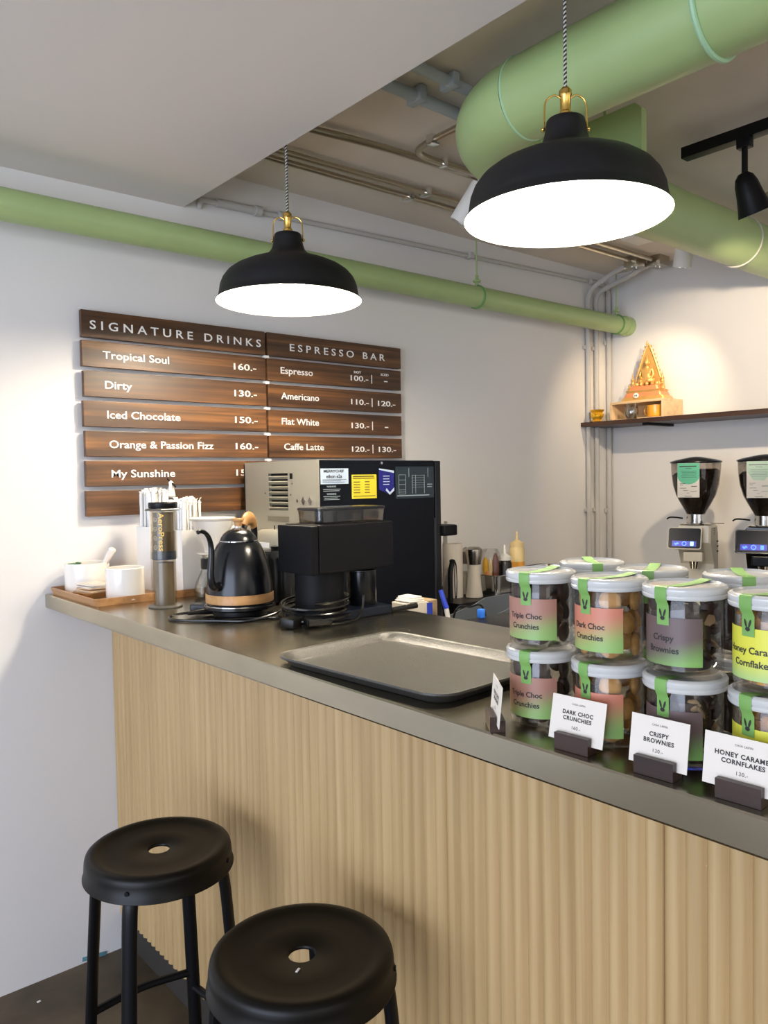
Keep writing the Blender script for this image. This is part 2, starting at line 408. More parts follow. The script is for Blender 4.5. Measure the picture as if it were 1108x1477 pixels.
# ================================================================== COUNTER
XP = 0.945; YE = -0.9
ct = thing('bar_counter', 'long bar counter clad in fluted pale oak panels, behind the black stools', 'counter', (1.12, 0.8, 0))
def L(bm, o=(1.12, 0.8, 0)): return xf(bm, Matrix.Translation(-Vector(o)))
obj('back_shelf', L(b3(1.3005, 1.70, YE, 1.715, 0.895, BZ-0.0005, 0.003)), 'steel', ct, False)
for ys in (-0.8, 0.4, 1.6): obj('shelf_leg', L(tube([(1.66, ys, 0), (1.66, ys, 0.8945)], 0.018, 12)), 'steel', ct)
obj('carcass', L(b3(XP+0.03, 1.30, YE, D-0.001, 0.0, 1.130)), 'plinth', ct, False)
PW = 0.413; seams = [D-0.001] + [2.211-PW*i for i in range(8)]
def fluted(y0, y1):
    """board with rounded flutes on its front, from y1 (left) down to y0"""
    bm = bmesh.new(); n = max(1, round((y1-y0)/0.0295)); p = (y1-y0)/n; prof = []
    for i in range(n):
        ys = y1-0.0006-i*p
        for t, h in ((0.0, 0.0), (0.10, 0.0035), (0.22, 0.0085), (0.40, 0.0105), (0.62, 0.0098), (0.80, 0.0065), (0.92, 0.002)):
            prof.append((ys-t*p, XP+0.010-h))
    prof.append((y0+0.0006, XP+0.010))
    prof += [(y0+0.0006, XP+0.03), (y1-0.0006, XP+0.03)]
    A = [bm.verts.new((x, y, 0.12)) for y, x in prof]; B = [bm.verts.new((x, y, 1.1302)) for y, x in prof]
    n = len(prof); bm.faces.new(A); bm.faces.new(B[::-1])
    for i in range(n): bm.faces.new((A[i], B[i], B[(i+1) % n], A[(i+1) % n]))
    return bm
for a, b in zip(seams[1:], seams): obj('panel', L(fluted(a, b)), 'oak', ct, True, angle=50)

wt = thing('countertop', 'stainless steel countertop with folded front edge running from the left wall', 'countertop', (1.03, 0.8, 1.13))
tb = bmesh.new()
prof = [(0.752, 1.1305), (0.750, 1.1335), (0.750, 1.1690), (0.7525, TOP), (1.312, TOP), (1.312, 1.1305)]
A = [tb.verts.new((x, YE, z)) for x, z in prof]; B = [tb.verts.new((x, D-0.001, z)) for x, z in prof]
tb.faces.new(A[::-1]); tb.faces.new(B)
for i in range(len(prof)): tb.faces.new((A[i], A[(i+1) % 6], B[(i+1) % 6], B[i]))
obj('top_sheet', L(tb, (1.03, 0.8, 1.13)), 'steel_top', wt, False)

# ================================================================== MENU BOARDS
YF = D-0.030   # front face of the planks
def board(name, label, x0, x1, rows, hdr, hx, hw):
    t = thing(name, label, 'menu board', ((x0+x1)/2, D-0.02, 1.40))
    o = Vector(((x0+x1)/2, D-0.02, 1.40)); inv = Matrix.Translation(-o)
    for i in range(7):
        zt = 2.032-0.0921*i; h = 0.083 if i == 0 else 0.0795
        dx = random.uniform(-0.003, 0.003)
        bm = b3(x0+dx, x1+dx*0.5, YF, D-0.012, zt-h, zt, 0.0015); xf(bm, inv)
        pl = obj('plank', bm, 'walnut', t, False)
        sp = b3(x0+0.06, x0+0.09, D-0.012, D-0.0005, zt-h+0.02, zt-0.02); b3(x1-0.09, x1-0.06, D-0.012, D-0.0005, zt-h+0.02, zt-0.02, bm=sp)
        obj('spacer', xf(sp, inv), 'walnut', t, False)
        parts = []
        if i == 0:
            parts.append((hdr, hx, 1.9755 if x0 < 1 else 1.9735, 0.026, hw, 0.012))
        else: parts = rows[i-1] if i-1 < len(rows) else []
        tbm = bmesh.new()
        for s, x, z, sz, fit, wgt in parts:
            if s == '|': b3(x, x+0.0035, YF-0.0012, YF-0.0002, z-0.006, z+0.028, bm=tbm); continue
            q = text_bm(s, sz, 'LEFT', wgt, 1.0, 0.0006, fit)
            xs = min(v.co.x for v in q.verts)
            merge(tbm, xf(q, Matrix.Translation((x-xs if fit else x, YF-0.0008, z)) @ TOWALL))
        if len(tbm.verts): obj('lettering', xf(tbm, inv), 'sign_white', pl, False)
        else: tbm.free()
    return t
def zrow(i): return 2.032-0.0921*i-0.052
rowsL = []
for i, (nm, w_, pr) in enumerate((('Tropical Soul', 0.219, '160.-'), ('Dirty', 0.087, '130.-'), ('Iced Chocolate', 0.245, '150.-'), ('Orange & Passion Fizz', 0.36, '160.-'), ('My Sunshine', 0.213, '150.-'))):
    z = zrow(i+1)
    rowsL.append([(nm, 0.937+0.004*i, z, 0.0235, w_, 0.014), (pr, 1.395, z+0.001, 0.0215, 0.090, 0.014)])
rowsR = []
for i, (nm, w_, a, b) in enumerate((('Espresso', 0.142, '100.-', '-'), ('Americano', 0.168, '110.-', '120.-'), ('Flat White', 0.165, '130.-', '-'), ('Caffe Latte', 0.178, '120.-', '130.-'), ('Cappuccino', 0.17, '120.-', '130.-'))):
    z = zrow(i+1)
    R = [(nm, 1.587+(0.008 if i == 3 else 0), z+0.001, 0.0235, w_, 0.014), (a, 1.908, z-0.003, 0.0205, 0.088, 0.014), ('|', 2.012, z-0.003, 0, 0, 0)]
    if b == '-': R.append((b, 2.078, z-0.003, 0.022, 0.018, 0.03))
    else: R.append((b, 2.044, z-0.003, 0.0205, 0.092, 0.02))
    if i == 0: R += [('HOT', 1.925, z+0.026, 0.009, 0.035, 0.03), ('ICED', 2.062, z+0.026, 0.009, 0.040, 0.02)]
    rowsR.append(R)
board('menu_board', 'dark brown plank menu board headed SIGNATURE DRINKS', 0.875, 1.524, rowsL, 'S I G N A T U R E   D R I N K S', 0.900, 0.606)
board('menu_board', 'dark brown plank menu board headed ESPRESSO BAR', 1.534, 2.170, rowsR, 'E S P R E S S O   B A R', 1.629, 0.455)
for i in range(7):
    zt = 2.032-0.0921*i-0.088
    tag(obj('fixing_clip', b3(1.521, 1.537, YF-0.004, D-0.013, zt-0.005, zt+0.004, 0.001), 'sign_white'),
        'small white clip in the joint between the two menu boards', 'clip', 'white clips between the menu boards')

# ================================================================== PENDANT LAMPS
def pendant(label, x, y, zr, glow, sz=1.0):
    t = thing('pendant_lamp', label, 'lamp', (x, y, zr), group='black dome pendants over the counter')
    k = 0.1965/0.19*sz; kz = 1.0
    outer = [(0.190, 0.0), (0.1885, 0.004), (0.184, 0.009), (0.1815, 0.020), (0.178, 0.042), (0.171, 0.060), (0.159, 0.076), (0.140, 0.0905), (0.115, 0.1030), (0.088, 0.1135), (0.064, 0.1230), (0.051, 0.1320), (0.0435, 0.1430), (0.0395, 0.156), (0.0370, 0.172), (0.0352, 0.183), (0.0330, 0.1855), (0.0, 0.1860)]
    inner = [(0.0, 0.178), (0.033, 0.176), (0.0375, 0.155), (0.0415, 0.142), (0.049, 0.1305), (0.062, 0.1205), (0.086, 0.1105), (0.113, 0.1000), (0.138, 0.0870), (0.156, 0.073), (0.168, 0.058), (0.175, 0.041), (0.1785, 0.020), (0.181, 0.009), (0.187, 0.0035), (0.1895, -0.0005), (0.190, 0.0)]
    obj('shade', lathe([(r*k, z*kz) for r, z in outer], 72), 'lamp_black', t)
    obj('shade_lining', lathe([(r*k, z*kz) for r, z in inner], 72), 'lampwhite', t)
    bl = bmesh.new(); sphere(bl, (0, 0, 0.052), (0.046, 0.046, 0.046), 24, 14)
    bulb = obj('bulb', bl, 'bulb', t)
    obj('socket', lathe([(0.0, 0.085), (0.022, 0.085), (0.022, 0.174), (0.0, 0.174)], 20), 'white', t)
    zt = 0.186*kz
    obj('brass_fitting', lathe([(0.0, zt-0.004), (0.013, zt-0.004), (0.013, zt+0.012), (0.010, zt+0.016), (0.010, zt+0.042), (0.0125, zt+0.046), (0.012, zt+0.054), (0.007, zt+0.060), (0.0, zt+0.061)], 20), 'brass', t)
    for s in (-1, 1):
        pts = smooth_path([(s*0.009, 0, zt+0.040), (s*0.022, 0, zt+0.046), (s*0.038, 0, zt+0.034), (s*0.041, 0, zt+0.006), (s*0.0415, 0, zt-0.018), (s*0.046, 0, zt-0.022)], 5)
        obj('brass_clamp', xf(tube(pts, 0.0018, 8), Matrix.Rotation(-0.7, 4, 'Z')), 'brass', t)
        kb = bmesh.new(); sphere(kb, (s*0.0435, 0, zt-0.018), (0.004, 0.004, 0.004), 8, 6)
        obj('clamp_screw', xf(kb, Matrix.Rotation(-0.7, 4, 'Z')), 'brass', t)
    obj('cord', tube([(0, 0, zt+0.058), (0, 0, (CZ-zr)/2), (0, 0, CZ-zr-0.03)], 0.0032 if glow else 0.0036, 10), 'cord', t)
    obj('ceiling_cup', lathe([(0.0, CZ-zr-0.035), (0.02, CZ-zr-0.035), (0.03, CZ-zr-0.001), (0.0, CZ-zr-0.001)], 20), 'lamp_black', t)
    return t
pendant('black metal dome pendant lamp hanging in front of the menu boards', 1.2485, 1.870, 1.999, 0, 1.028)
pendant('large black metal dome pendant lamp hanging beside the fat green duct', 1.278, 0.951, 1.997, 1)

# ================================================================== GREEN PIPE AND DUCT
gp = thing('wall_pipe', 'green painted round pipe running along the left wall under the ceiling', 'pipe', (1.0, 2.36, 2.274))
o = (1.0, 2.36, 2.274); PR = 0.0452
obj('pipe_run', L(tube([(-3.19, 2.36, 2.274), (0, 2.36, 2.274), (3.655, 2.36, 2.274)], PR, 40), o), 'green', gp)
obj('pipe_collar', L(tube([(3.645, 2.36, 2.274), (3.6895, 2.36, 2.274)], PR+0.005, 40), o), 'green', gp)
for x in (1.575, 2.54, 3.585):
    ring = [(x, 2.36+(PR+0.002)*math.cos(a), 2.274+(PR+0.002)*math.sin(a)) for a in [2*PI*i/32 for i in range(32)]]
    obj('hanger_ring', L(tube(ring, 0.0045, 8, closed=True, flat=(1.0, 1.0)), o), 'green_dark', gp)
    hb = b3(x-0.009, x+0.009, 2.36-0.004, 2.36+0.004, 2.274+PR+0.001, 2.274+PR+0.048, 0.002)
    b3(x-0.014, x+0.014, 2.36-0.012, 2.36+0.012, 2.274+PR+0.018, 2.274+PR+0.028, 0.002, bm=hb)
    tube([(x, 2.36, 2.274+PR+0.03), (x, 2.36, 2.534)], 0.0035 if x > 2 else 0.007, 8, bm=hb)
    obj('hanger_rod', L(hb, o), 'green', gp)

du = thing('ventilation_duct', 'fat green painted round air duct bending at the ceiling behind the right pendant', 'duct', (1.55, 1.52, 2.42))
o = (1.55, 1.52, 2.42); DR = 0.097; RB = 0.25
n1 = 1.52-RB
obj('duct_section', L(tube([(1.55, -1.6, 2.42), (1.55, 0, 2.42), (1.55, 0.79, 2.42)], DR, 48), o), 'green', du)
obj('duct_section', L(tube([(1.55, 0.79, 2.42), (1.55, n1, 2.42)], DR, 48), o), 'green', du)
el = [(1.55+RB-RB*math.cos(a), n1+RB*math.sin(a), 2.42) for a in [PI/2*i/14 for i in range(15)]]
obj('duct_elbow', L(tube(el, DR, 48), o), 'green', du)
obj('duct_section', L(tube([(1.80, 1.52, 2.42), (2.6, 1.52, 2.42)], DR, 48), o), 'green', du)
obj('duct_section', L(tube([(2.6, 1.52, 2.42), (XB-0.001, 1.52, 2.42)], DR-0.002, 48), o), 'green', du)
def dring(c, ax, r, th, m, w=1.0):
    ring = []
    for i in range(48):
        a = 2*PI*i/48
        ring.append((c[0]+(r*math.cos(a) if ax == 'Y' else 0), c[1]+(r*math.cos(a) if ax == 'X' else 0), c[2]+r*math.sin(a)))
    obj('seam_ring', L(tube(ring, th, 8, closed=True), o), m, du)
dring((1.55, 0.79, 2.42), 'Y', DR+0.002, 0.006, 'green_light')
dring((1.55, n1, 2.42), 'Y', DR-0.0005, 0.003, 'green_light')
dring((1.80, 1.52, 2.42), 'X', DR-0.0005, 0.003, 'green_light')
dring((3.16, 1.52, 2.42), 'X', DR, 0.0035, 'conduit_paint')
# green hanging box behind the lamp
gb = thing('green_junction_panel', 'flat green painted metal panel hanging from the ceiling behind the right pendant', 'panel', (1.98, 1.30, 2.42))
o = (1.98, 1.30, 2.42)
pp = [(1.215, 2.385), (1.215, 2.498), (1.235, 2.518), (1.412, 2.518), (1.412, 2.385)]
bm = bmesh.new(); A = [bm.verts.new((1.97, y, z)) for y, z in pp]; B = [bm.verts.new((1.995, y, z)) for y, z in pp]
bm.faces.new(A); bm.faces.new(B[::-1])
for i in range(5): bm.faces.new((A[i], B[i], B[(i+1) % 5], A[(i+1) % 5]))
obj('plate', L(bm, o), 'green', gb, False)
obj('flange', L(b3(1.93, 1.995, 1.215, 1.412, 2.370, 2.384, 0.002), o), 'green', gb, False)
obj('conduit_stub', L(tube([(1.955, 1.32, 2.3845), (1.955, 1.32, 2.405)], 0.012, 12), o), 'green', gb)
obj('hanger_rod', L(tube([(1.985, 1.34, 2.518), (1.985, 1.34, CZ)], 0.005, 8), o), 'green', gb)

# ================================================================== CONDUITS
def conduit(name, label, paths, r, m, clips=(), cat='conduit', clipm=None, group=None):
    p0 = Vector(paths[0][0]); t = thing(name, label, cat, p0, group=group)
    for P in paths: obj('tube', L(tube(P, r, 14), p0), m, t)
    for c in clips:
        bm = b3(c[0]-0.012, c[0]+0.012, c[1]-r-0.012, c[1]+r+0.012, c[2]-r-0.003, c[2]+r+0.004, 0.003)
        obj('saddle_clip', L(bm, p0), clipm or m, t)
    return t
ZC = 2.538
conduit('ceiling_conduit', 'bare steel conduit on the ceiling nearest the left wall', [[(1.24, 2.206, ZC), (2.3, 2.190, ZC), (3.47, 2.185, ZC)]], 0.0105, 'galv', [(2.00, 2.196, ZC), (2.9, 2.188, ZC)], clipm='chrome')
conduit('ceiling_conduit', 'bare steel conduit on the ceiling, second from the left wall', [[(1.24, 2.145, ZC), (2.3, 2.118, ZC), (3.50, 2.11, ZC)]], 0.0105, 'galv', [(2.02, 2.125, ZC), (2.9, 2.115, ZC)], clipm='chrome')
conduit('ceiling_conduit', 'bare steel ceiling conduit running into the duct bend, third from the left wall', [smooth_path([(1.24, 1.955, ZC), (1.40, 1.95, ZC), (1.56, 1.93, ZC), (1.8, 1.915, ZC), (2.6, 1.905, ZC)], 5)], 0.0115, 'galv')
cc = conduit('bent_conduit', 'bare steel conduit with two bends and clamp fittings beside the duct', [smooth_path([(2.03, 1.872, ZC-0.012), (1.95, 1.872, ZC-0.012), (1.80, 1.872, ZC-0.012), (1.735, 1.855, ZC-0.012), (1.715, 1.80, ZC-0.012), (1.712, 1.74, ZC-0.012), (1.71, 1.65, ZC-0.012)], 6)], 0.0105, 'galv')
p0 = Vector(cc.location)
for c, s in (((1.713, 1.765, ZC-0.012), (0.034, 0.030, 0.03)), ((1.86, 1.872, ZC-0.012), (0.018, 0.034, 0.03))):
    bm = bmesh.new(); box(bm, c, s, None, 0.005); obj('coupling', L(bm, p0), 'chrome', cc)
conduit('painted_pipe', 'grey blue painted pipe on the ceiling left of the duct bend, thicker one', [[(1.24, 1.600, ZC-0.004), (1.9, 1.615, ZC-0.004)]], 0.0165, 'bluepipe', [(1.50, 1.606, ZC-0.002)])
conduit('painted_pipe', 'grey blue painted pipe on the ceiling left of the duct bend, nearer one', [[(1.24, 1.490, ZC), (1.9, 1.510, ZC)]], 0.0145, 'bluepipe', [(1.52, 1.50, ZC)])
wc = conduit('wall_conduit', 'white painted conduit along the left wall above the green pipe', [[(1.30, D-0.014, 2.452), (2.3, D-0.014, 2.474), (3.47, D-0.014, 2.499)]], 0.0095, 'conduit_paint', [(2.6, D-0.014, 2.481)])
p0 = Vector(wc.location)
for a, b, r in ((1.35, 1.52, 0.014), (1.50, 1.525, 0.018), (1.60, 1.62, 0.017)):
    f = lambda x: 2.452+(x-1.30)*0.0217
    obj('coupling', L(tube([(a, D-0.0185, f(a)), (b, D-0.0185, f(b))], r, 16), p0), 'conduit_paint', wc)
obj('end_bend', L(tube(smooth_path([(1.33, D-0.014, 2.4525), (1.30, D-0.014, 2.451), (1.292, D-0.014, 2.438), (1.292, D-0.008, 2.425)], 4), 0.010, 12), p0), 'conduit_paint', wc)
# bends down the wall by the corner
for k, (x, yj, lab) in enumerate(((3.477, 2.185, 'white painted conduit dropping down the left wall, farthest from the corner'), (3.551, 2.11, 'white painted conduit dropping down the left wall, middle of the three by the corner'))):
    P = smooth_path([(x+0.02, yj-0.02, ZC-0.012), (x+0.005, yj+0.06, ZC-0.012), (x, yj+0.16, ZC-0.045), (x, D-0.03, 2.44), (x, D-0.015, 2.33)], 6) + [Vector((x, D-0.015, 1.6)), Vector((x, D-0.015, 0.93))]
    t = conduit('drop_conduit', lab, [P], 0.0125, 'conduit_paint')
    p0 = Vector(t.location)
    for z in (2.16, 1.32):
        bm = b3(x-0.026, x+0.026, D-0.012, D-0.0005, z-0.010, z+0.010, 0.003); obj('saddle_clip', L(bm, p0), 'conduit_paint', t)
P = smooth_path([(3.50, D-0.014, 2.4995), (3.60, D-0.016, 2.50), (3.655, D-0.016, 2.47), (3.66, D-0.016, 2.40)], 5) + [Vector((3.66, D-0.016, 1.6)), Vector((3.66, D-0.016, 0.93))]
t = conduit('drop_conduit', 'white painted conduit dropping down the wall right in the corner', [P], 0.0135, 'conduit_paint')
p0 = Vector(t.location)
for z in (2.20, 1.31): obj('saddle_clip', L(b3(3.632, 3.688, D-0.012, D-0.0005, z-0.012, z+0.012, 0.003), p0), 'conduit_paint', t)
for x, y, lab in ((3.475, 2.185, 'small square steel junction box at the conduit ends, nearer one'), (3.56, 2.11, 'small square steel junction box at the conduit ends, farther one')):
    jb = thing('junction_box', lab, 'junction box', (x, y, CZ))
    obj('box_body', L(b3(x-0.04, x+0.05, y-0.035, y+0.035, CZ-0.048, CZ, 0.003), (x, y, CZ)), 'galv', jb)
    for q in (-0.018, 0.018):
        obj('screw', L(tube([(x+q, y, CZ-0.049), (x+q, y, CZ-0.052)], 0.004, 8), (x, y, CZ)), 'chrome', jb)
tag(obj('ceiling_plate', b3(3.12, 3.26, 1.86, 2.03, CZ-0.02, CZ, 0.003), 'white_matte'), 'small white rectangular plate on the ceiling behind the right pendant', 'plate')
def can_light(lab, top, tip):
    t = thing('can_spotlight', lab, 'spotlight', top)
    top = Vector(top); tip = Vector(tip); d = (tip-top).normalized()
    obj('housing', L(tube([top, tip], 0.038, 24), top), 'white_matte', t)
    obj('stem', L(tube([top+d*0.02, top+Vector((0, 0, CZ-top.z))], 0.008, 8), top), 'white_matte', t)
    obj('lens', L(tube([tip, tip+d*0.003], 0.03, 20), top), 'chrome', t)
can_light('white tilted can spotlight half hidden by the left of the duct bend', (2.06, 1.885, 2.50), (2.02, 1.955, 2.385))
can_light('white can spotlight hanging from the ceiling under the far end of the duct', (3.215, 1.775, 2.50), (3.24, 1.805, 2.395))
conduit('ceiling_conduit', 'bare steel ceiling conduit beyond the duct at the right edge', [[(3.06, 1.40, ZC), (3.05, 0.9, ZC), (3.05, 0.0, ZC)]], 0.011, 'galv')
# track with spot
tk = thing('lighting_track', 'black ceiling lighting track at the upper right', 'track', (2.41, 0.9, CZ-0.03))
o = (2.41, 0.9, CZ-0.03)
obj('rail', L(b3(2.39, 2.43, -0.6, 1.335, CZ-0.060, CZ-0.025, 0.002), o), 'black', tk)
obj('mount', L(b3(2.395, 2.425, 1.0, 1.06, CZ-0.026, CZ, 0.002), o), 'black', tk)
ts = thing('track_spotlight', 'black bell shaped spotlight hanging from the black track', 'spotlight', (2.40, 1.135, CZ-0.06))
o = Vector((2.40, 1.135, CZ-0.06))
obj('adaptor', L(b3(2.385, 2.415, 1.115, 1.155, CZ-0.09, CZ-0.0605, 0.003), o), 'black', ts)
obj('stem', L(tube([(2.40, 1.135, CZ-0.09), (2.40, 1.135, CZ-0.165)], 0.009, 12), o), 'black', ts)
aim = Vector((3.69, 1.72, 1.80)); hp = Vector((2.40, 1.135, CZ-0.18))
dd = Vector((0.38, -0.16, -1)).normalized(); q = dd.to_track_quat('-Z', 'Y').to_matrix().to_4x4()
hd = lathe([(0.0, 0.02), (0.014, 0.018), (0.026, 0.006), (0.033, -0.015), (0.038, -0.05), (0.045, -0.085), (0.050, -0.105), (0.047, -0.105), (0.035, -0.06), (0.0, -0.05)], 32, mt=q)
obj('head', xf(hd, Matrix.Translation(hp-o)), 'black', ts)
def spot(name, loc, tgt, power, size, blend, col, rad=0.02):
    l = bpy.data.lights.new(name, 'SPOT'); l.energy = power; l.spot_size = math.radians(size); l.spot_blend = blend
    l.color = col; l.shadow_soft_size = rad
    ob = bpy.data.objects.new(name, l); COL.objects.link(ob); ob.location = loc
    ob.rotation_euler = (Vector(tgt)-Vector(loc)).to_track_quat('-Z', 'Y').to_euler()
spot('shelf_spot', (2.447, 1.115, 2.262), (3.69, 1.75, 1.85), 40, 58, 0.6, (1.0, 0.80, 0.55))

spot('corner_spot', (3.245, 1.812, 2.378), (3.60, 2.25, 1.75), 13, 80, 0.8, (1.0, 0.78, 0.52))

# ================================================================== SHELF AND WHAT STANDS ON IT
SZ = 1.772
tag(obj('wall_shelf', b3(3.43, XB-0.0005, -0.4, D-0.001, SZ-0.022, SZ, 0.002), 'shelf', None, False), 'dark wooden wall shelf on the back wall carrying the gold statue', 'shelf')
tag(obj('shelf_bracket', b3(3.45, XB-0.0005, 2.10, 2.13, SZ-0.034, SZ-0.0225, 0.001), 'black', None, False), 'black flat metal bracket under the wall shelf', 'bracket')
bx = thing('display_box', 'pale open-fronted wooden box on the wall shelf, under the gold statue', 'box', (3.56, 2.17, SZ))
o = (3.56, 2.17, SZ); y0, y1, x0, x1, zt = 2.044, 2.341, 3.495, 3.675, SZ+0.094
obj('top_board', L(b3(x0, x1, y0, y1, zt-0.012, zt, 0.001), o), 'pine', bx, False)
obj('bottom_board', L(b3(x0, x1, y0, y1, SZ, SZ+0.008, 0.001), o), 'pine', bx, False)
obj('side_board', L(b3(x0, x1, y0, y0+0.012, SZ+0.008, zt-0.012, 0.001), o), 'pine', bx, False)
obj('side_board', L(b3(x0, x1, y1-0.012, y1, SZ+0.008, zt-0.012, 0.001), o), 'pine', bx, False)
obj('back_board', L(b3(x1-0.008, x1, y0+0.012, y1-0.012, SZ+0.008, zt-0.012), o), 'pine', bx, False)
# statue
st = thing('gold_statue', 'gilded seated Buddha statue with flame shaped halo on the wooden box', 'statue', (3.580, 2.183, zt), rz=-PI/2+0.10)
def tier(w, d, z0, z1, top=0.85):
    return loft([[(x, y, z0) for x, y in rrect(w, d, 0.012, 3)], [(x*top, y*top, z1) for x, y in rrect(w, d, 0.012, 3)]])
# local frame: x = width (image left-right), -y = facing the room
obj('plinth_tier', tier(0.235, 0.115, 0.0, 0.020, 0.90), 'gold', st)
obj('plinth_tier', tier(0.200, 0.105, 0.020, 0.040, 0.92), 'gold_red', st)
obj('plinth_tier', tier(0.175, 0.095, 0.040, 0.052, 1.08), 'gold', st)
obj('plinth_tier', tier(0.160, 0.085, 0.052, 0.074, 0.88), 'gold_red', st)
lotus = bmesh.new()
for i in range(14):
    a = 2*PI*i/14; sphere(lotus, (0.060*math.cos(a), 0.030*math.sin(a), 0.082), (0.014, 0.010, 0.012), 8, 6, (0, 0, a))
obj('lotus_seat', lotus, 'gold', st)
# body: skin-modifier figure
def skin_figure(name, pts, edges, m, parent, sub=2):
    me = bpy.data.meshes.new(name); me.from_pydata([p[:3] for p in pts], edges, [])
    ob = bpy.data.objects.new(name, me); COL.objects.link(ob); ob.parent = parent
    md = ob.modifiers.new('skin', 'SKIN'); md.use_smooth_shade = True
    for i, p in enumerate(pts):
        r = p[3]; me.skin_vertices[0].data[i].radius = (r, r) if not isinstance(r, tuple) else r
    me.skin_vertices[0].data[0].use_root = True
    s = ob.modifiers.new('sub', 'SUBSURF'); s.levels = sub; s.render_levels = sub
    me.materials.append(M[m]); return ob
bp = [(0, 0, 0.100, 0.020), (0, 0, 0.125, 0.017), (0, 0, 0.150, 0.022), (0, 0, 0.166, 0.010), (0, 0, 0.178, 0.009),
      (-0.028, 0, 0.155, 0.009), (-0.036, -0.006, 0.128, 0.0075), (-0.018, -0.022, 0.108, 0.006),
      (0.028, 0, 0.155, 0.009), (0.036, -0.006, 0.128, 0.0075), (0.030, -0.026, 0.102, 0.006),
      (-0.045, -0.012, 0.098, 0.013), (-0.012, -0.030, 0.096, 0.010), (0.045, -0.012, 0.098, 0.013), (0.012, -0.034, 0.098, 0.010)]
skin_figure('seated_body', bp, [(0, 1), (1, 2), (2, 3), (3, 4), (2, 5), (5, 6), (6, 7), (2, 8), (8, 9), (9, 10), (0, 11), (11, 12), (0, 13), (13, 14)], 'gold', st)
hb = bmesh.new(); sphere(hb, (0, -0.002, 0.190), (0.0125, 0.013, 0.016), 14, 10)
for s in (-1, 1): sphere(hb, (s*0.0128, 0, 0.188), (0.002, 0.003, 0.008), 6, 5)
sphere(hb, (0, -0.0155, 0.189), (0.002, 0.003, 0.004), 6, 5)
for s in (-1, 1): sphere(hb, (s*0.005, -0.0135, 0.193), (0.0025, 0.001, 0.001), 6, 4)
sphere(hb, (0, -0.0142, 0.1825), (0.003, 0.001, 0.001), 6, 4)
lathe([(0.012, 0.200), (0.010, 0.206), (0.006, 0.210), (0.004, 0.222), (0, 0.230)], 12, bm=hb)
obj('head', hb, 'gold', st)
# flame arch: pointed frame behind the figure with flamelets
ar = []
for i in range(41):
    t = -1+2*i/40; z = 0.080+0.205*(1-abs(t)); x = 0.072*abs(t)**0.80*(1 if t > 0 else -1)
    ar.append((x, 0.016, z))
am = tube(ar, 0.0045, 8)
for i in range(2, 39, 2):
    x, y, z = ar[i]; s = 1 if x > 0 else -1
    fl = [(0, 0), (0.008, 0.003), (0.007, 0.014), (0.0, 0.006)]
    if abs(x) < 0.004: continue
    mtx = Matrix.Translation((x, y+0.002, z)) @ Matrix.Diagonal((s, 1, 1, 1)) @ Matrix.Rotation(PI/2, 4, 'X')
    prism(fl, 0.004, bm=am, mt=mtx)
lathe([(0.006, 0.280), (0.0035, 0.29), (0.0, 0.305)], 8, bm=am)
obj('flame_arch', am, 'gold', st)
bk = bmesh.new(); poly = [(x*0.9, z) for x, y, z in ar]
prism(poly, 0.003, bm=bk, mt=Matrix.Translation((0, 0.020, 0)) @ Matrix.Rotation(PI/2, 4, 'X'))
obj('halo_plate', bk, 'gold', st, False)
for s in (-1, 1):
    fb = lathe([(0.010, 0.074), (0.008, 0.085), (0.011, 0.092), (0.007, 0.104), (0.009, 0.108), (0.003, 0.122), (0.0, 0.150)], 10, c=(s*0.078, 0.005, 0))
    obj('side_finial', fb, 'gold', st)
    kb = bmesh.new(); sphere(kb, (s*0.088, -0.01, 0.060), (0.011, 0.009, 0.018), 8, 6); sphere(kb, (s*0.088, -0.012, 0.080), (0.006, 0.006, 0.007), 8, 6)
    obj('kneeling_attendant', kb, 'gold', st)
eb = bmesh.new(); sphere(eb, (-0.03, -0.058, 0.026), (0.015, 0.003, 0.013), 16, 8); obj('oval_emblem', eb, 'paper_white', st)
eb = bmesh.new()
for s in (-1, 1): sphere(eb, (-0.03+s*0.004, -0.0612, 0.026), (0.003, 0.001, 0.005), 8, 5)
obj('emblem_print', eb, 'ink', st)
# gold bowl, tumbler, mug
gbw = lathe([(0.0, 0.0), (0.026, 0.0), (0.028, 0.004), (0.020, 0.012), (0.030, 0.026), (0.034, 0.038), (0.026, 0.048), (0.036, 0.060), (0.034, 0.062), (0.024, 0.050), (0.030, 0.038), (0.0, 0.024)], 32)
for v in gbw.verts:
    a = math.atan2(v.co.y, v.co.x); k = 1+0.06*math.sin(8*a); v.co.x *= k; v.co.y *= k
tag(obj('gold_bowl', gbw, mat('amber_gold', (0.85, 0.5, 0.04), 0.2, 0.7), None, loc=(3.47, 2.400, SZ)), 'small shiny gold lobed bowl at the left end of the wall shelf', 'bowl')
tm = thing('glass_tumbler', 'stemless clear glass on the wall shelf in front of the box opening', 'glass', (3.474, 2.218, SZ+0.008))
obj('glass_wall', lathe([(0.0, 0.0), (0.022, 0.0), (0.031, 0.018), (0.033, 0.036), (0.029, 0.062), (0.026, 0.076), (0.0245, 0.076), (0.0275, 0.060), (0.031, 0.036), (0.029, 0.019), (0.021, 0.004), (0, 0.004)], 32), 'glass', tm)
obj('water', lathe([(0.0, 0.0045), (0.021, 0.0045), (0.0285, 0.019), (0.0305, 0.036), (0.0295, 0.046), (0.0, 0.046)], 32), 'glass', tm)
tm.location = (3.462, 2.195, SZ+0.0003)
mg = thing('yellow_mug', 'amber yellow mug inside the wooden box on the wall shelf', 'mug', (3.548, 2.114, SZ+0.0083))
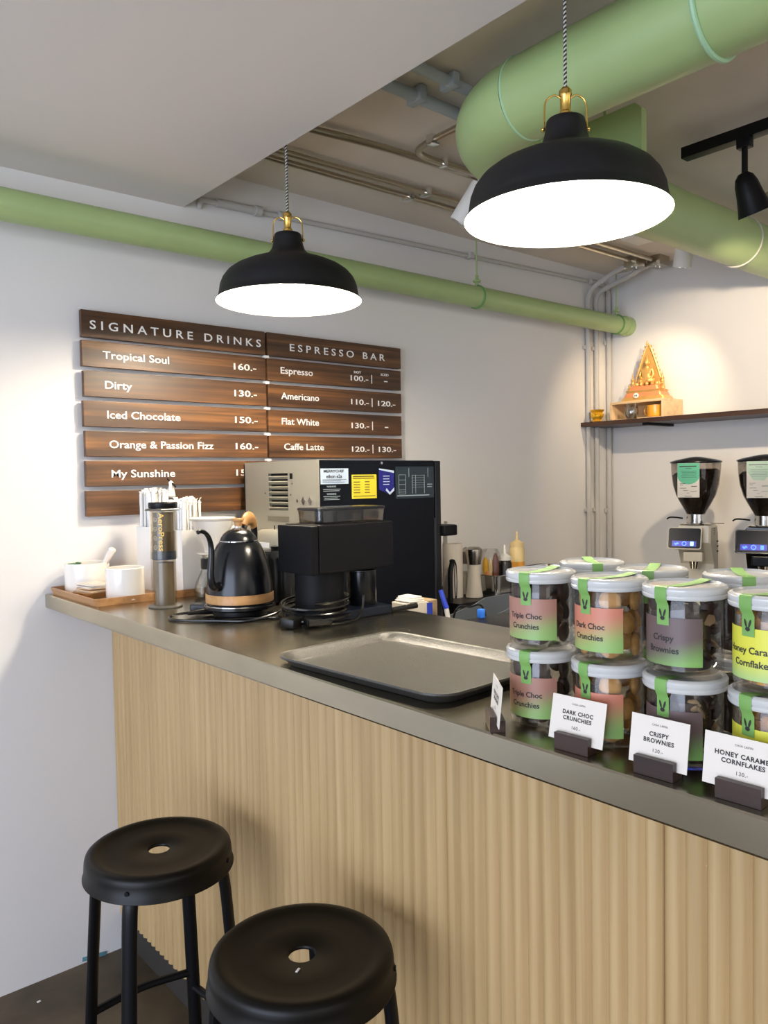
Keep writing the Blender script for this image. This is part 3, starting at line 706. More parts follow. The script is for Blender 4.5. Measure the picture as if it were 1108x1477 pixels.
obj('cup_body', lathe([(0.0, 0.0), (0.034, 0.0), (0.040, 0.006), (0.044, 0.030), (0.045, 0.058), (0.043, 0.058), (0.041, 0.030), (0.036, 0.008), (0, 0.006)], 32), 'amber', mg)
obj('handle', tube(smooth_path([(0, 0.040, 0.048), (0, 0.058, 0.045), (0, 0.062, 0.030), (0, 0.055, 0.016), (0, 0.040, 0.012)], 5), 0.004, 8), 'amber', mg)

# ================================================================== BACK WORKBENCHES
BZ = 0.93
wb = thing('side_workbench', 'steel work table along the left wall behind the counter', 'workbench', (2.5, 2.1, 0))
o = (2.5, 2.1, 0)
obj('worktop', L(b3(1.36, 3.08, 1.72, D-0.001, BZ-0.035, BZ, 0.003), o), 'steel', wb, False)
obj('side_leaf', L(b3(1.7005, 2.06, 1.54, 1.7195, BZ-0.035, BZ, 0.003), o), 'steel', wb, False)
for x in (1.42, 3.02):
    for y in (1.78, 2.42): obj('leg', L(tube([(x, y, 0), (x, y, BZ-0.034)], 0.02, 12), o), 'steel', wb)
obj('undershelf', L(b3(1.40, 3.04, 1.76, 2.44, 0.30, 0.32), o), 'steel', wb, False)
bb = thing('back_workbench', 'steel work table along the back wall carrying the two grinders', 'workbench', (3.4, 1.2, 0))
o = (3.4, 1.2, 0)
obj('worktop', L(b3(3.085, XB-0.001, -0.4, D-0.03, BZ-0.035, BZ, 0.003), o), 'steel', bb, False)
obj('cabinet', L(b3(3.12, XB-0.002, -0.4, D-0.03, 0.08, BZ-0.036), o), 'steel', bb, False)
for y in (0.2, 0.9, 1.6): obj('door', L(b3(3.10, 3.1195, y-0.33, y+0.33, 0.12, BZ-0.05, 0.003), o), 'steel', bb, False)

# ================================================================== OVEN
OX0, OX1, OY0, OY1, OZ0, OZ1 = 1.396, 1.925, 1.968, 2.392, BZ, 1.5625
ov = thing('speed_oven', 'tall black and steel countertop oven standing behind the counter, with stickers on its side', 'oven', (1.66, 2.18, BZ))
o = (1.66, 2.18, BZ)
obj('body', L(b3(OX0+0.012, OX1-0.03, OY0+0.003, OY1, OZ0+0.03, OZ1-0.002, 0.003), o), 'black_oven', ov, False)
obj('side_panel', L(b3(OX0+0.016, OX1-0.035, OY0, OY0+0.004, OZ0+0.03, OZ1-0.004, 0.001), o), 'black_oven', ov, False)
# louvred steel back: frame pieces round the slot field
bmk = b3(OX0, OX0+0.012, OY0-0.002, 2.122, OZ0+0.04, OZ1)
b3(OX0, OX0+0.012, 2.238, OY1-0.006, OZ0+0.04, OZ1, bm=bmk)
b3(OX0, OX0+0.012, 2.122, 2.238, 1.524, OZ1, bm=bmk); b3(OX0, OX0+0.012, 2.122, 2.238, OZ0+0.04, 1.404, bm=bmk)
b3(OX0, OX0+0.10, OY0-0.002, OY1-0.006, OZ1-0.0015, OZ1+0.0005, bm=bmk)
obj('back_panel', L(bmk, o), 'oven_steel', ov, False)
obj('corner_strip', L(b3(OX0+0.001, OX0+0.013, OY1-0.006, OY1+0.004, OZ0+0.03, OZ1-0.006), o), 'black', ov, False)
obj('vent_recess', L(b3(OX0+0.0115, OX0+0.014, 2.122, 2.238, 1.404, 1.524), o), 'black', ov, False)
for i in range(7):
    z = 1.4095+0.0168*i
    bm = bmesh.new(); box(bm, (OX0+0.005, 2.18, z), (0.013, 0.112, 0.0035), (0, 0.75, 0), 0.0008)
    obj('louvre', L(bm, o), 'oven_steel', ov, False)
obj('lower_grille', L(b3(OX0-0.002, OX0-0.0002, 2.118, 2.244, 1.368, 1.386, 0.0007), o), mat('grille_grey', (0.30, 0.28, 0.22), 0.4, 0.8), ov, False)
obj('switch', L(b3(OX0-0.004, OX0-0.0002, 2.094, 2.106, 1.505, 1.523, 0.001), o), 'black', ov, False)
for y, z in ((2.095, 1.490), (2.255, 1.460), (2.105, 1.455)):
    obj('screw', L(tube([(OX0-0.0002, y, z), (OX0-0.002, y, z)], 0.003, 8), o), 'chrome', ov)
for y in (2.068, 2.035, 2.000):
    bm = bmesh.new(); r0 = 0.010 if y < 2.05 else 0.005
    prism([(r0*math.cos(PI/2*k), r0*1.4*math.sin(PI/2*k)) for k in range(4)], 0.0012, bm=bm, mt=Matrix.Translation((OX0-0.0013, y, 1.4365)) @ TOLEFT)
    obj('embossed_mark', L(bm, o), 'chrome', ov, False)
obj('door', L(b3(OX1-0.028, OX1, OY0+0.001, OY1-0.01, OZ0+0.04, OZ1-0.003, 0.004), o), 'black_gloss', ov, False)
obj('door_trim', L(b3(OX1-0.036, OX1-0.029, OY0-0.001, OY0+0.002, OZ0+0.04, OZ1-0.20), o), mat('dark_trim', (0.035, 0.04, 0.05), 0.3, 0.5), ov, False)
hd = b3(OX1+0.001, 1.992, OY0-0.012, OY0+0.030, 1.298, 1.336, 0.006); b3(1.960, 1.992, OY0-0.012, OY1-0.06, 1.298, 1.336, 0.006, bm=hd)
obj('door_handle', L(hd, o), 'black', ov, False)
obj('stud', L(tube([(1.655, OY0-0.0002, 1.552), (1.655, OY0-0.004, 1.552)], 0.0045, 12), o), 'chrome', ov)
for x in (1.43, 1.89):
    for y in (2.0, 2.36): obj('foot', L(tube([(x, y, BZ), (x, y, BZ+0.031)], 0.02, 12), o), 'black', ov)
def side_label(name, x0, x1, z0, z1, m, texts, tm='ink', off=0.0008):
    pl = obj(name, L(b3(x0, x1, OY0-off, OY0-0.0001, z0, z1), o), m, ov, False)
    tb = bmesh.new()
    for s, x, z, sz, fit in texts:
        if s == '-': b3(x, x+fit, OY0-off-0.0005, OY0-off-0.0001, z, z+sz, bm=tb); continue
        q = text_bm(s, sz, 'LEFT', 0.03, 1.0, 0.0002, fit); merge(tb, xf(q, Matrix.Translation((x, OY0-off-0.0004, z)) @ TOWALL))
    if len(tb.verts): obj('lettering', L(tb, o), tm, pl, False)
    return pl
side_label('maker_label', 1.413, 1.520, 1.487, 1.535, 'blue_lab', [('MERRYCHEF', 1.424, 1.523, 0.008, 0.078), ('eikon e2s', 1.434, 1.506, 0.010, 0.060), ('-', 1.420, 1.500, 0.0012, 0.092), ('-', 1.420, 1.496, 0.0012, 0.070), ('-', 1.420, 1.492, 0.0012, 0.085)])
side_label('warning_text', 1.418, 1.494, 1.436, 1.483, 'black_oven', [('WARNING', 1.435, 1.477, 0.005, 0.036), ('-', 1.422, 1.470, 0.0018, 0.066), ('-', 1.422, 1.465, 0.0018, 0.062), ('WARNING', 1.435, 1.454, 0.005, 0.036), ('-', 1.422, 1.448, 0.0018, 0.064), ('-', 1.426, 1.443, 0.0018, 0.050), ('-', 1.424, 1.4385, 0.0014, 0.060)], 'line')
side_label('yellow_label', 1.533, 1.634, 1.439, 1.515, 'yellow_lab', [('-', 1.538, 1.508, 0.003, 0.085), ('-', 1.538, 1.502, 0.002, 0.088)] + [('-', 1.540+0.045*c, 1.491-0.0085*i, 0.0022, 0.026-0.006*c) for i in range(5) for c in range(2)] + [('-', 1.538, 1.446, 0.002, 0.09)])
bm = bmesh.new(); pp = [(1.645, 1.534), (1.709, 1.526), (1.709, 1.460), (1.690, 1.448), (1.645, 1.466)]
A = [bm.verts.new((x, OY0-0.0008, z)) for x, z in pp]; B = [bm.verts.new((x, OY0-0.0001, z)) for x, z in pp]
bm.faces.new(A); bm.faces.new(B[::-1])
for i in range(5): bm.faces.new((A[i], B[i], B[(i+1) % 5], A[(i+1) % 5]))
st2 = obj('corner_sticker', L(bm, o), 'indigo_lab', ov, False)
bm = bmesh.new()
for q in ([(1.645, 1.5345), (1.709, 1.5265), (1.709, 1.519), (1.645, 1.530)], [(1.672, 1.463), (1.690, 1.448), (1.709, 1.462), (1.709, 1.472), (1.690, 1.456), (1.676, 1.470)]):
    A = [bm.verts.new((x, OY0-0.0012, z)) for x, z in q]; bm.faces.new(A)
for i in range(4): b3(1.662, 1.690-0.002*(i % 2), OY0-0.0012, OY0-0.0009, 1.508-0.009*i, 1.5105-0.009*i, bm=bm)
obj('sticker_print', L(bm, o), 'blue_lab', st2, False)
g = [('-', 1.730, z, 0.0012, 0.03) for z in (1.512, 1.495, 1.480, 1.462, 1.455, 1.448)]
dg = side_label('diagram_label', 1.716, 1.890, 1.434, 1.540, 'diagram', g + [('-', 1.790+0.0*i, 1.470+0.008*i, 0.0008, 0.055) for i in range(6)] + [('-', 1.722, 1.4415, 0.0035, 0.145), ('-', 1.858, 1.478, 0.003, 0.024), ('-', 1.858, 1.470, 0.003, 0.022)], 'line')
bm = bmesh.new()
for x in (1.730, 1.760, 1.790, 1.805, 1.845): b3(x-0.0006, x+0.0006, OY0-0.0013, OY0-0.0009, 1.450, 1.512, bm=bm)
for x in (1.775, 1.862): b3(x-0.0008, x+0.0008, OY0-0.0013, OY0-0.0009, 1.505, 1.535, bm=bm)
obj('diagram_lines', L(bm, o), 'line', dg, False)

# silver appliance and black canister behind the kettle
ta = thing('small_steel_appliance', 'small rounded brushed steel appliance between the kettle and the oven', 'appliance', (1.262, 1.975, TOP))
o = (0, 0, 0)
obj('housing', loft([[(x, y, z) for x, y in rrect(wx, wy, 0.02, 5)] for z, wx, wy in ((0.0, 0.088, 0.15), (0.155, 0.088, 0.15), (0.170, 0.084, 0.146), (0.180, 0.074, 0.136), (0.185, 0.058, 0.12))]), 'oven_steel', ta, angle=60)
obj('nameplate', b3(-0.0462, -0.0442, -0.02, 0.035, 0.135, 0.150, 0.0005), 'white_matte', ta, False)
for y in (-0.045, -0.015, 0.02): obj('pin', tube([(0.0, y, 0.184), (0.0, y, 0.197)], 0.0015, 6), 'black', ta)
cn = thing('black_canister', 'matte black rounded canister half hidden behind the kettle and the black grinder', 'canister', (1.160, 1.835, TOP))
obj('canister_body', lathe([(0, 0), (0.050, 0), (0.055, 0.006), (0.055, 0.115), (0.052, 0.130), (0.044, 0.140), (0.0, 0.143)], 36), 'black_gloss', cn)
obj('knob', lathe([(0, 0.142), (0.010, 0.142), (0.012, 0.150), (0.0, 0.153)], 16), 'black', cn)

# ================================================================== WOODEN TRAY AND WHAT IS ON IT
def tray_bm(w, d, h, r, th, flare=0.006):
    """w along x, d along y; thin dished tray with rounded corners"""
    n = 6
    def lp(w_, d_, r_, z): return [(x, y, z) for x, y in rrect(w_, d_, max(r_, 0.004), n)]
    return loft([lp(w-2*flare, d-2*flare, r, 0), lp(w-2*flare, d-2*flare, r, 0.003), lp(w, d, r+flare, h-0.002), lp(w-0.001, d-0.001, r+flare, h), lp(w-2*th, d-2*th, r, h), lp(w-2*th-2*flare, d-2*th-2*flare, r-0.002, th)])
twx, twy = 0.380, 0.372
tr = tag(obj('wooden_tray', tray_bm(twx, twy, 0.021, 0.012, 0.006), 'traywood', None, loc=(0.950, 2.281, TOP+0.0003)), 'brown wooden serving tray at the wall end of the counter', 'tray')
TZ = TOP+0.0068
def tumbler(name, lab, x, y, r, h, m='white'):
    t = thing(name, lab, 'cup', (x, y, TZ))
    obj('cup_body', lathe([(0, 0), (r-0.004, 0), (r-0.001, 0.002), (r, 0.006), (r, h-0.002), (r-0.0015, h), (r-0.004, h-0.001), (r-0.0045, 0.006), (0, 0.005)], 48), m, t)
    return t
ca = tumbler('white_canister', 'wide white cylinder cup with a scoop in it, nearest the left wall', 0.846, 2.383, 0.064, 0.088)
lb = bmesh.new()
for i in range(16):
    a = random.uniform(1.7, 3.6); rr = random.uniform(0.03, 0.054)
    sphere(lb, (rr*math.cos(a), rr*math.sin(a), 0.0815+random.uniform(0, 0.003)), (0.009, 0.004, 0.003), 6, 4, (0, 0, random.uniform(0, 3)))
gl = obj('green_leaf_bits', lb, 'rib_green', None, loc=(0.846, 2.383, TZ)); tag(gl, 'dark green leafy bits inside the white cup nearest the wall', 'garnish', kind='stuff')
sc = thing('ceramic_scoop', 'white scoop leaning out of the cup nearest the wall', 'scoop', (0.872, 2.363, TZ+0.050))
obj('handle', tube([(0, 0, 0.0), (0.014, -0.020, 0.035), (0.030, -0.038, 0.075), (0.032, -0.040, 0.079)], [0.008, 0.010, 0.013, 0.009], 12, flat=(1.0, 0.8)), 'white', sc)
sb = bmesh.new(); sphere(sb, (-0.008, 0.010, -0.018), (0.018, 0.018, 0.020), 12, 8); obj('bowl', sb, 'white', sc)
tumbler('white_canister', 'white cylinder cup on the wooden tray beside the grey plastic coffee press', 0.868, 2.150, 0.0525, 0.089)
nt_ = thing('napkin_dish', 'small wooden dish of the napkin stack between the two white cups', 'dish', (0.822, 2.268, TZ), rz=0.25)
obj('dish', tray_bm(0.085, 0.095, 0.016, 0.006, 0.004), 'bamboo', nt_)
for i in range(6):
    bm = bmesh.new(); k = i*0.0052
    box(bm, (0, 0, 0.0025), (0.072-0.002*(i % 2), 0.078, 0.0042), (0.03*((i % 3)-1), 0.03*((i % 2)), 0), 0.0018)
    tag(obj('napkin', bm, 'kraft' if i < 4 else 'paper', None, loc=(0.824, 2.268, TZ+0.0065+k), rot=(0, 0, 0.25+random.uniform(-0.15, 0.15))),
        'folded paper napkin in the stack between the two white cups', 'napkin', 'folded napkins on the wooden tray')
# straw holders
def straws(lab_c, lab_s, grp, x0, x1, y0, y1, h, ztop, nx, ny):
    t = thing('straw_holder', lab_c, 'holder', ((x0+x1)/2, (y0+y1)/2, TZ))
    cx, cy = (x0+x1)/2, (y0+y1)/2
    bm = b3(x0, x1, y0, y0+0.003, 0, h); b3(x0, x1, y1-0.003, y1, 0, h, bm=bm); b3(x0, x0+0.003, y0+0.003, y1-0.003, 0, h, bm=bm); b3(x1-0.003, x1, y0+0.003, y1-0.003, 0, h, bm=bm); b3(x0+0.003, x1-0.003, y0+0.003, y1-0.003, 0, 0.003, bm=bm)
    obj('holder_box', L(bm, (cx, cy, 0)), 'white_matte' , t, False)
    base = None
    for i in range(nx):
        for j in range(ny):
            x = x0+0.009+(x1-x0-0.018)*(i+0.5*(j % 2)*0.6)/(nx-0.5) ; y = y0+0.008+(y1-y0-0.016)*j/(ny-1)
            if base is None:
                b = tube([(0, 0, 0), (0, 0, 0.10), (0, 0, 1.0)], 0.0043, 6, flat=(1.25, 0.75)); 
                # pinched, flared wrapper end
                tube([(0, 0, 0.985), (0.0006, 0, 1.0), (0.004, 0, 1.022), (0.006, 0, 1.030)], [0.0043, 0.003, 0.007, 0.0075], 6, bm=b, flat=(1.0, 0.22))
                me_o = obj('wrapped_straw', b, 'paper_white', None); s_ = me_o; base = me_o
            else:
                s_ = base.copy(); COL.objects.link(s_)
            hgt = ztop-(TZ+0.004)+random.uniform(-0.010, 0.008)
            s_.location = (x, y, TZ+0.004); s_.scale = (1, 1, hgt); s_.rotation_euler = (random.uniform(-.02, .02), random.uniform(-.02, .02), random.uniform(0, 6.28))
            tag(s_, lab_s, 'straw', grp)
straws('off white rectangular straw holder on the wooden tray, behind the wall-side white cup', 'white paper wrapped straw in the taller bunch by the wall', 'wrapped straws in the holder nearer the wall', 0.990, 1.065, 2.255, 2.352, 0.190, 1.470, 7, 8)
straws('off white rectangular straw holder on the wooden tray, between the coffee press and the dripper', 'white paper wrapped straw in the lower bunch behind the dripper', 'wrapped straws in the holder nearer the dripper', 1.022, 1.098, 2.110, 2.210, 0.184, 1.444, 7, 8)
# little ornament behind the straws
pt = thing('steel_shaker', 'tall steel shaker with a white figure on top, behind the straw holders', 'shaker', (1.13, 2.40, TOP))
obj('shaker_body', lathe([(0, 0), (0.024, 0), (0.026, 0.02), (0.018, 0.20), (0.014, 0.275), (0.0, 0.278)], 28), 'steel', pt)
obj('disc', lathe([(0, 0.278), (0.023, 0.278), (0.023, 0.283), (0.0, 0.286)], 28), 'chrome', pt)
obj('white_figure', lathe([(0, 0.285), (0.014, 0.285), (0.012, 0.300), (0.007, 0.320), (0.008, 0.330), (0.0, 0.337)], 20), 'white', pt)
obj('black_lever', tube([(-0.004, 0.016, 0.341), (0, 0, 0.330), (0.004, -0.024, 0.315)], 0.0026, 8), 'black', pt)

# ================================================================== COFFEE PRESS (two telescoping grey tinted tubes)
ap = thing('coffee_press', 'upright grey tinted plastic coffee press tube standing in front of the wooden tray', 'coffee press', (0.905, 1.975, TOP+0.0003))
obj('plunger_tube', lathe([(0, 0.002), (0.030, 0.002), (0.030, 0.20), (0.0285, 0.20), (0.0285, 0.004), (0.0, 0.004)], 40), 'smoke_press', ap)
obj('plunger_flange', lathe([(0.0, 0), (0.043, 0), (0.0445, 0.002), (0.043, 0.0045), (0.031, 0.006), (0.0, 0.006)], 40), mat('grey_plastic', (0.12, 0.11, 0.09), 0.3), ap)
obj('chamber', lathe([(0.0315, 0.128), (0.0345, 0.128), (0.0345, 0.262), (0.0315, 0.262), (0.0315, 0.128)], 40), 'smoke_press', ap)
obj('chamber_flange', lathe([(0.033, 0.254), (0.050, 0.256), (0.0505, 0.2585), (0.049, 0.260), (0.033, 0.262), (0.033, 0.254)], 6), MATS['grey_plastic'], ap, angle=20)
obj('black_cap', lathe([(0, 0.262), (0.0365, 0.262), (0.0375, 0.264), (0.0375, 0.275), (0.036, 0.277), (0.0, 0.277)], 40), 'black', ap)
obj('inner_core', lathe([(0, 0.006), (0.0245, 0.006), (0.0245, 0.118), (0.0, 0.118)], 32), mat('press_core', (0.20, 0.17, 0.125), 0.5), ap)
obj('inner_tube', lathe([(0, 0.149), (0.0265, 0.149), (0.0265, 0.250), (0.0, 0.250)], 32), mat('press_inner', (0.17, 0.145, 0.095), 0.5), ap)
obj('rubber_seal', lathe([(0, 0.126), (0.0305, 0.126), (0.031, 0.130), (0.031, 0.142), (0.029, 0.149), (0.0, 0.149)], 36), mat('navy_seal', (0.02, 0.035, 0.075), 0.35), ap)
def bend(bm, R, az, z, d=0.0004):
    """xy lettering wrapped on a cylinder of radius R, centred at azimuth az"""
    for v in bm.verts:
        a = az+v.co.x/R; zz = v.co.y; rr = R+d+v.co.z
        v.co = Vector((rr*math.cos(a), rr*math.sin(a), z+zz))
    return bm
def subdiv(bm, n=0.004):
    es = [e for e in bm.edges if e.calc_length() > n]
    for _ in range(2):
        es = [e for e in bm.edges if e.calc_length() > n]
        if es: bmesh.ops.subdivide_edges(bm, edges=es, cuts=1)
    return bm
FAZ = PI + math.atan2(1.975, 0.905)
q = text_bm('AeroPress', 0.0135, 'CENTER', 0.02, 1.0, 0.0, 0.100)
xf(q, Matrix.Rotation(-PI/2, 4, 'Z'))
xf(q, Matrix.Translation((-0.012, 0.200, 0)))
obj('lettering', bend(subdiv(q, 0.006), 0.0345, FAZ, 0.0, 0.0009), mat('gold_print', (0.75, 0.50, 0.12), 0.5), ap, False)
q = bmesh.new()
for i, ch in enumerate('1234'):
    ring = [(0.0055*math.cos(a), 0.0055*math.sin(a)) for a in [2*PI*k/16 for k in range(16)]]; inn = [(x*0.8, y*0.8) for x, y in ring]
    A = [q.verts.new((x-0.022, y+0.160+0.024*i, 0)) for x, y in ring]; B = [q.verts.new((x-0.022, y+0.160+0.024*i, 0)) for x, y in inn]
    for k in range(16): q.faces.new((A[k], A[(k+1) % 16], B[(k+1) % 16], B[k]))
    tq = text_bm(ch, 0.0052, 'CENTER', 0.0); xf(tq, Matrix.Rotation(-PI/2, 4, 'Z')); xf(tq, Matrix.Translation((-0.0245, 0.160+0.024*i, 0))); merge(q, tq)
obj('scale_marks', bend(subdiv(q), 0.0345, FAZ, 0.0, 0.0009), mat('tan_print', (0.55, 0.47, 0.33), 0.5), ap, False)

# ================================================================== DRIPPER AND GLASS SERVER
sv = thing('glass_server', 'clear glass coffee server with a black collar, behind the kettle', 'server', (1.075, 2.025, TOP+0.0003))
obj('glass_body', lathe([(0, 0.0), (0.045, 0.0), (0.055, 0.008), (0.056, 0.022), (0.050, 0.045), (0.038, 0.070), (0.031, 0.088), (0.031, 0.120), (0.033, 0.124), (0.031, 0.124), (0.029, 0.118), (0.029, 0.088), (0.036, 0.069), (0.048, 0.044), (0.054, 0.022), (0.053, 0.009), (0.044, 0.002), (0, 0.002)], 40), 'glass', sv)
obj('collar', lathe([(0.0315, 0.084), (0.0345, 0.084), (0.035, 0.087), (0.035, 0.110), (0.0345, 0.112), (0.0315, 0.112), (0.0315, 0.084)], 40), 'dark_plastic', sv)
dp = thing('pour_over_dripper', 'white ceramic cone dripper sitting on the glass server', 'dripper', (1.075, 2.025, TOP+0.125))
obj('cone', lathe([(0.018, 0.0), (0.024, 0.006), (0.030, 0.030), (0.042, 0.052), (0.054, 0.078), (0.0575, 0.094), (0.066, 0.099), (0.067, 0.102), (0.063, 0.103), (0.053, 0.094), (0.040, 0.056), (0.022, 0.014), (0.015, 0.004), (0.018, 0.0)], 48), 'white', dp)
obj('saucer', lathe([(0.018, 0.000), (0.043, 0.000), (0.046, 0.002), (0.044, 0.0045), (0.024, 0.006), (0.018, 0.0)], 40), 'white', dp)
obj('handle', tube(smooth_path([(0.040, -0.040, 0.075), (0.062, -0.062, 0.072), (0.064, -0.064, 0.045), (0.040, -0.040, 0.028), (0.024, -0.024, 0.022)], 5), 0.0055, 8), 'white', dp)

# ================================================================== KETTLE ON ITS BASE
KX, KY = 0.978, 1.711
kb = thing('kettle_base', 'black round power base with chrome plate under the gooseneck kettle', 'kettle base', (KX, KY, TOP+0.0003))
obj('foot', lathe([(0, 0), (0.060, 0), (0.066, 0.006), (0.066, 0.018), (0.0, 0.02)], 40), 'black', kb)
obj('plate', lathe([(0, 0.018), (0.078, 0.018), (0.0865, 0.022), (0.0865, 0.0275), (0.080, 0.030), (0.0, 0.030)], 56), 'black_gloss', kb)
obj('plate_rim', lathe([(0.076, 0.0301), (0.084, 0.0290), (0.084, 0.0305), (0.076, 0.0312), (0.076, 0.0301)], 56), 'chrome', kb)
tg = b3(-0.05, 0.05, -0.018, 0.018, 0.008, 0.026, 0.004); xf(tg, Matrix.Translation((-0.045, 0.065, 0)) @ Matrix.Rotation(2.2, 4, 'Z'))
obj('control_tongue', tg, 'black_gloss', kb, False)
ke = thing('gooseneck_kettle', 'matte black gooseneck kettle with a wooden band, knob and grip', 'kettle', (KX, KY, TOP+0.0318))
kp = [(0.0, 0.0), (0.079, 0.0), (0.0815, 0.003), (0.0815, 0.026), (0.0808, 0.030), (0.079, 0.050), (0.0755, 0.075), (0.070, 0.100), (0.0615, 0.126), (0.053, 0.143), (0.0465, 0.150)]
obj('body', lathe([(0.0, 0.0), (0.079, 0.0), (0.0805, 0.003), (0.081, 0.030)] + kp[5:] + [(0.0465, 0.1505), (0.0, 0.1505)], 64), 'black_gloss', ke)
obj('wood_band', lathe([(0.0806, 0.004), (0.0825, 0.005), (0.0825, 0.024), (0.0812, 0.026), (0.0806, 0.024), (0.0806, 0.004)], 64), 'bamboo', ke)
obj('lid_ring', lathe([(0.046, 0.1505), (0.0475, 0.1515), (0.0475, 0.1530), (0.046, 0.1535), (0.044, 0.152), (0.046, 0.1505)], 48), 'chrome', ke)
obj('lid', lathe([(0.0455, 0.151), (0.043, 0.160), (0.036, 0.170), (0.025, 0.1775), (0.012, 0.181), (0.0, 0.182)], 48), 'black_gloss', ke)
obj('lid_boss', lathe([(0.018, 0.1795), (0.010, 0.183), (0.009, 0.188), (0.0, 0.189)], 24), 'chrome', ke)
obj('lid_knob', lathe([(0.0, 0.187), (0.009, 0.187), (0.010, 0.197), (0.014, 0.2015), (0.014, 0.205), (0.012, 0.207), (0.0, 0.2075)], 28), 'bamboo', ke)
rv = Vector((math.sin(YAW), -math.cos(YAW), 0)); fv = Vector((math.cos(YAW), math.sin(YAW), 0))   # across / away directions of this kettle
sd = (-rv*0.46-fv*0.89).normalized()     # spout direction
def kp_(along, up, side=0): v = sd*along+Vector((-sd.y, sd.x, 0))*side; return (v.x, v.y, up)
spts = smooth_path([kp_(0.066, 0.052), kp_(0.086, 0.048), kp_(0.102, 0.056), kp_(0.108, 0.078), kp_(0.104, 0.112), kp_(0.103, 0.142), kp_(0.110, 0.166), kp_(0.124, 0.180), kp_(0.140, 0.184), kp_(0.148, 0.182)], 6)
n = len(spts)
obj('spout', tube(spts, [0.0115-0.0065*min(1, (i/(n*0.75))) for i in range(n)], 14), 'black_gloss', ke)
hd_ = (rv*0.17+fv*0.98).normalized()
def hp__(al, up): return (hd_.x*al, hd_.y*al, up)
gpts = smooth_path([hp__(0.038, 0.158), hp__(0.036, 0.178), hp__(0.050, 0.197), hp__(0.078, 0.203), hp__(0.106, 0.192), hp__(0.118, 0.166), hp__(0.112, 0.132), hp__(0.088, 0.100)], 6)
obj('handle_frame', tube(gpts, 0.0055, 10, flat=(1.0, 1.6)), 'black', ke)
obj('wood_grip', tube(gpts[8:28], [0.010+0.003*math.sin(PI*i/19) for i in range(20)], 12, flat=(0.9, 1.35)), 'bamboo', ke)
# its cord: plug lies on the counter, loops and runs back
def cable(name, label, pts, r=0.0032, n=8, m='cable', group=None, loc=None):
    P = smooth_path(pts, n); p0 = Vector(loc or pts[0])
    return tag(obj(name, L(tube(P, r, 8), p0), m, None, loc=p0), label, 'cable', group)
CZ0 = TOP+0.0036
cable('power_cord', 'black power cord looping over the counter in front of the kettle', [(0.925, 1.770, TOP+0.010), (0.890, 1.775, TOP+0.010), (0.855, 1.785, CZ0+0.006), (0.828, 1.785, CZ0+0.002), (0.818, 1.755, CZ0), (0.838, 1.715, CZ0), (0.885, 1.665, CZ0), (0.940, 1.612, CZ0), (1.005, 1.590, CZ0+0.012), (1.060, 1.640, CZ0+0.022), (1.110, 1.700, CZ0+0.022), (1.180, 1.690, CZ0+0.004), (1.25, 1.66, CZ0), (1.30, 1.655, CZ0)])
cable('power_cord', 'second black power cord lying flat behind the looped one', [(0.905, 1.665, CZ0), (0.955, 1.640, CZ0), (0.990, 1.600, CZ0+0.0002), (1.060, 1.560, CZ0), (1.085, 1.600, CZ0), (1.11, 1.64, CZ0)])
pg = tube([(0.935, 1.767, TOP+0.010), (0.915, 1.770, TOP+0.010), (0.893, 1.775, TOP+0.010), (0.872, 1.780, TOP+0.009)], [0.009, 0.0085, 0.006, 0.0045], 12)
tag(obj('plug', L(pg, (0.9, 1.77, TOP)), 'dark_plastic', None, loc=(0.9, 1.77, TOP)), 'black plug end of the cord beside the kettle base', 'plug')

# ================================================================== BLACK HOME GRINDER
gr = thing('coffee_grinder', 'boxy matte black coffee grinder with a flat overhanging head, in front of the oven', 'grinder', (1.13, 1.53, TOP+0.0003))
o = (1.13, 1.53, TOP)
y0g, y1g = 1.458, 1.598
obj('base', L(b3(1.015, 1.256, y0g+0.004, y1g-0.03, TOP, TOP+0.022, 0.004), o), 'navy', gr, False)
obj('head', L(b3(1.040, 1.262, y0g, y1g, 1.286, 1.398, 0.004), o), 'black_grinder', gr, False)
obj('front_plate', L(b3(1.018, 1.0385, y0g+0.001, y1g-0.001, 1.284, 1.396, 0.003), o), 'black_grinder', gr, False)
obj('motor_body', L(tube([(1.085, 1.525, TOP+0.022), (1.085, 1.525, 1.287)], 0.058, 40), o), 'black_grinder', gr)
obj('catch_cup', L(lathe([(0, 0.0), (0.034, 0.0), (0.036, 0.003), (0.036, 0.082), (0.034, 0.083), (0.032, 0.082), (0.031, 0.004), (0, 0.004)], 36, c=(1.205, 1.515, TOP+0.0225)), o), 'black_gloss', gr)
obj('cup_rim', L(lathe([(0.0355, 0.0825), (0.0368, 0.0835), (0.0368, 0.0850), (0.0335, 0.0850), (0.0335, 0.0825), (0.0355, 0.0825)], 36, c=(1.205, 1.515, TOP+0.0225)), o), mat('dark_trim2', (0.06, 0.06, 0.065), 0.3, 0.8), gr)
obj('spout', L(tube([(1.205, 1.515, 1.2862), (1.205, 1.515, 1.280)], 0.02, 20), o), 'black', gr)
hp_ = bmesh.new()
loft([[(x+1.158, y+1.528, z) for x, y in rrect(a, b, 0.012, 4)] for z, a, b in ((1.3985, 0.196, 0.092), (1.428, 0.200, 0.096))], bm=hp_)
obj('hopper', L(hp_, o), 'smoke', gr)
obj('hopper_lid', L(loft([[(x+1.158, y+1.528, z) for x, y in rrect(a, b, 0.013, 4)] for z, a, b in ((1.4285, 0.204, 0.100), (1.4335, 0.204, 0.100), (1.4350, 0.198, 0.094))]), o), 'black_gloss', gr, angle=50)
obj('hopper_divider', L(b3(1.108, 1.112, 1.485, 1.570, 1.399, 1.427), o), 'black', gr, False)
coil = []
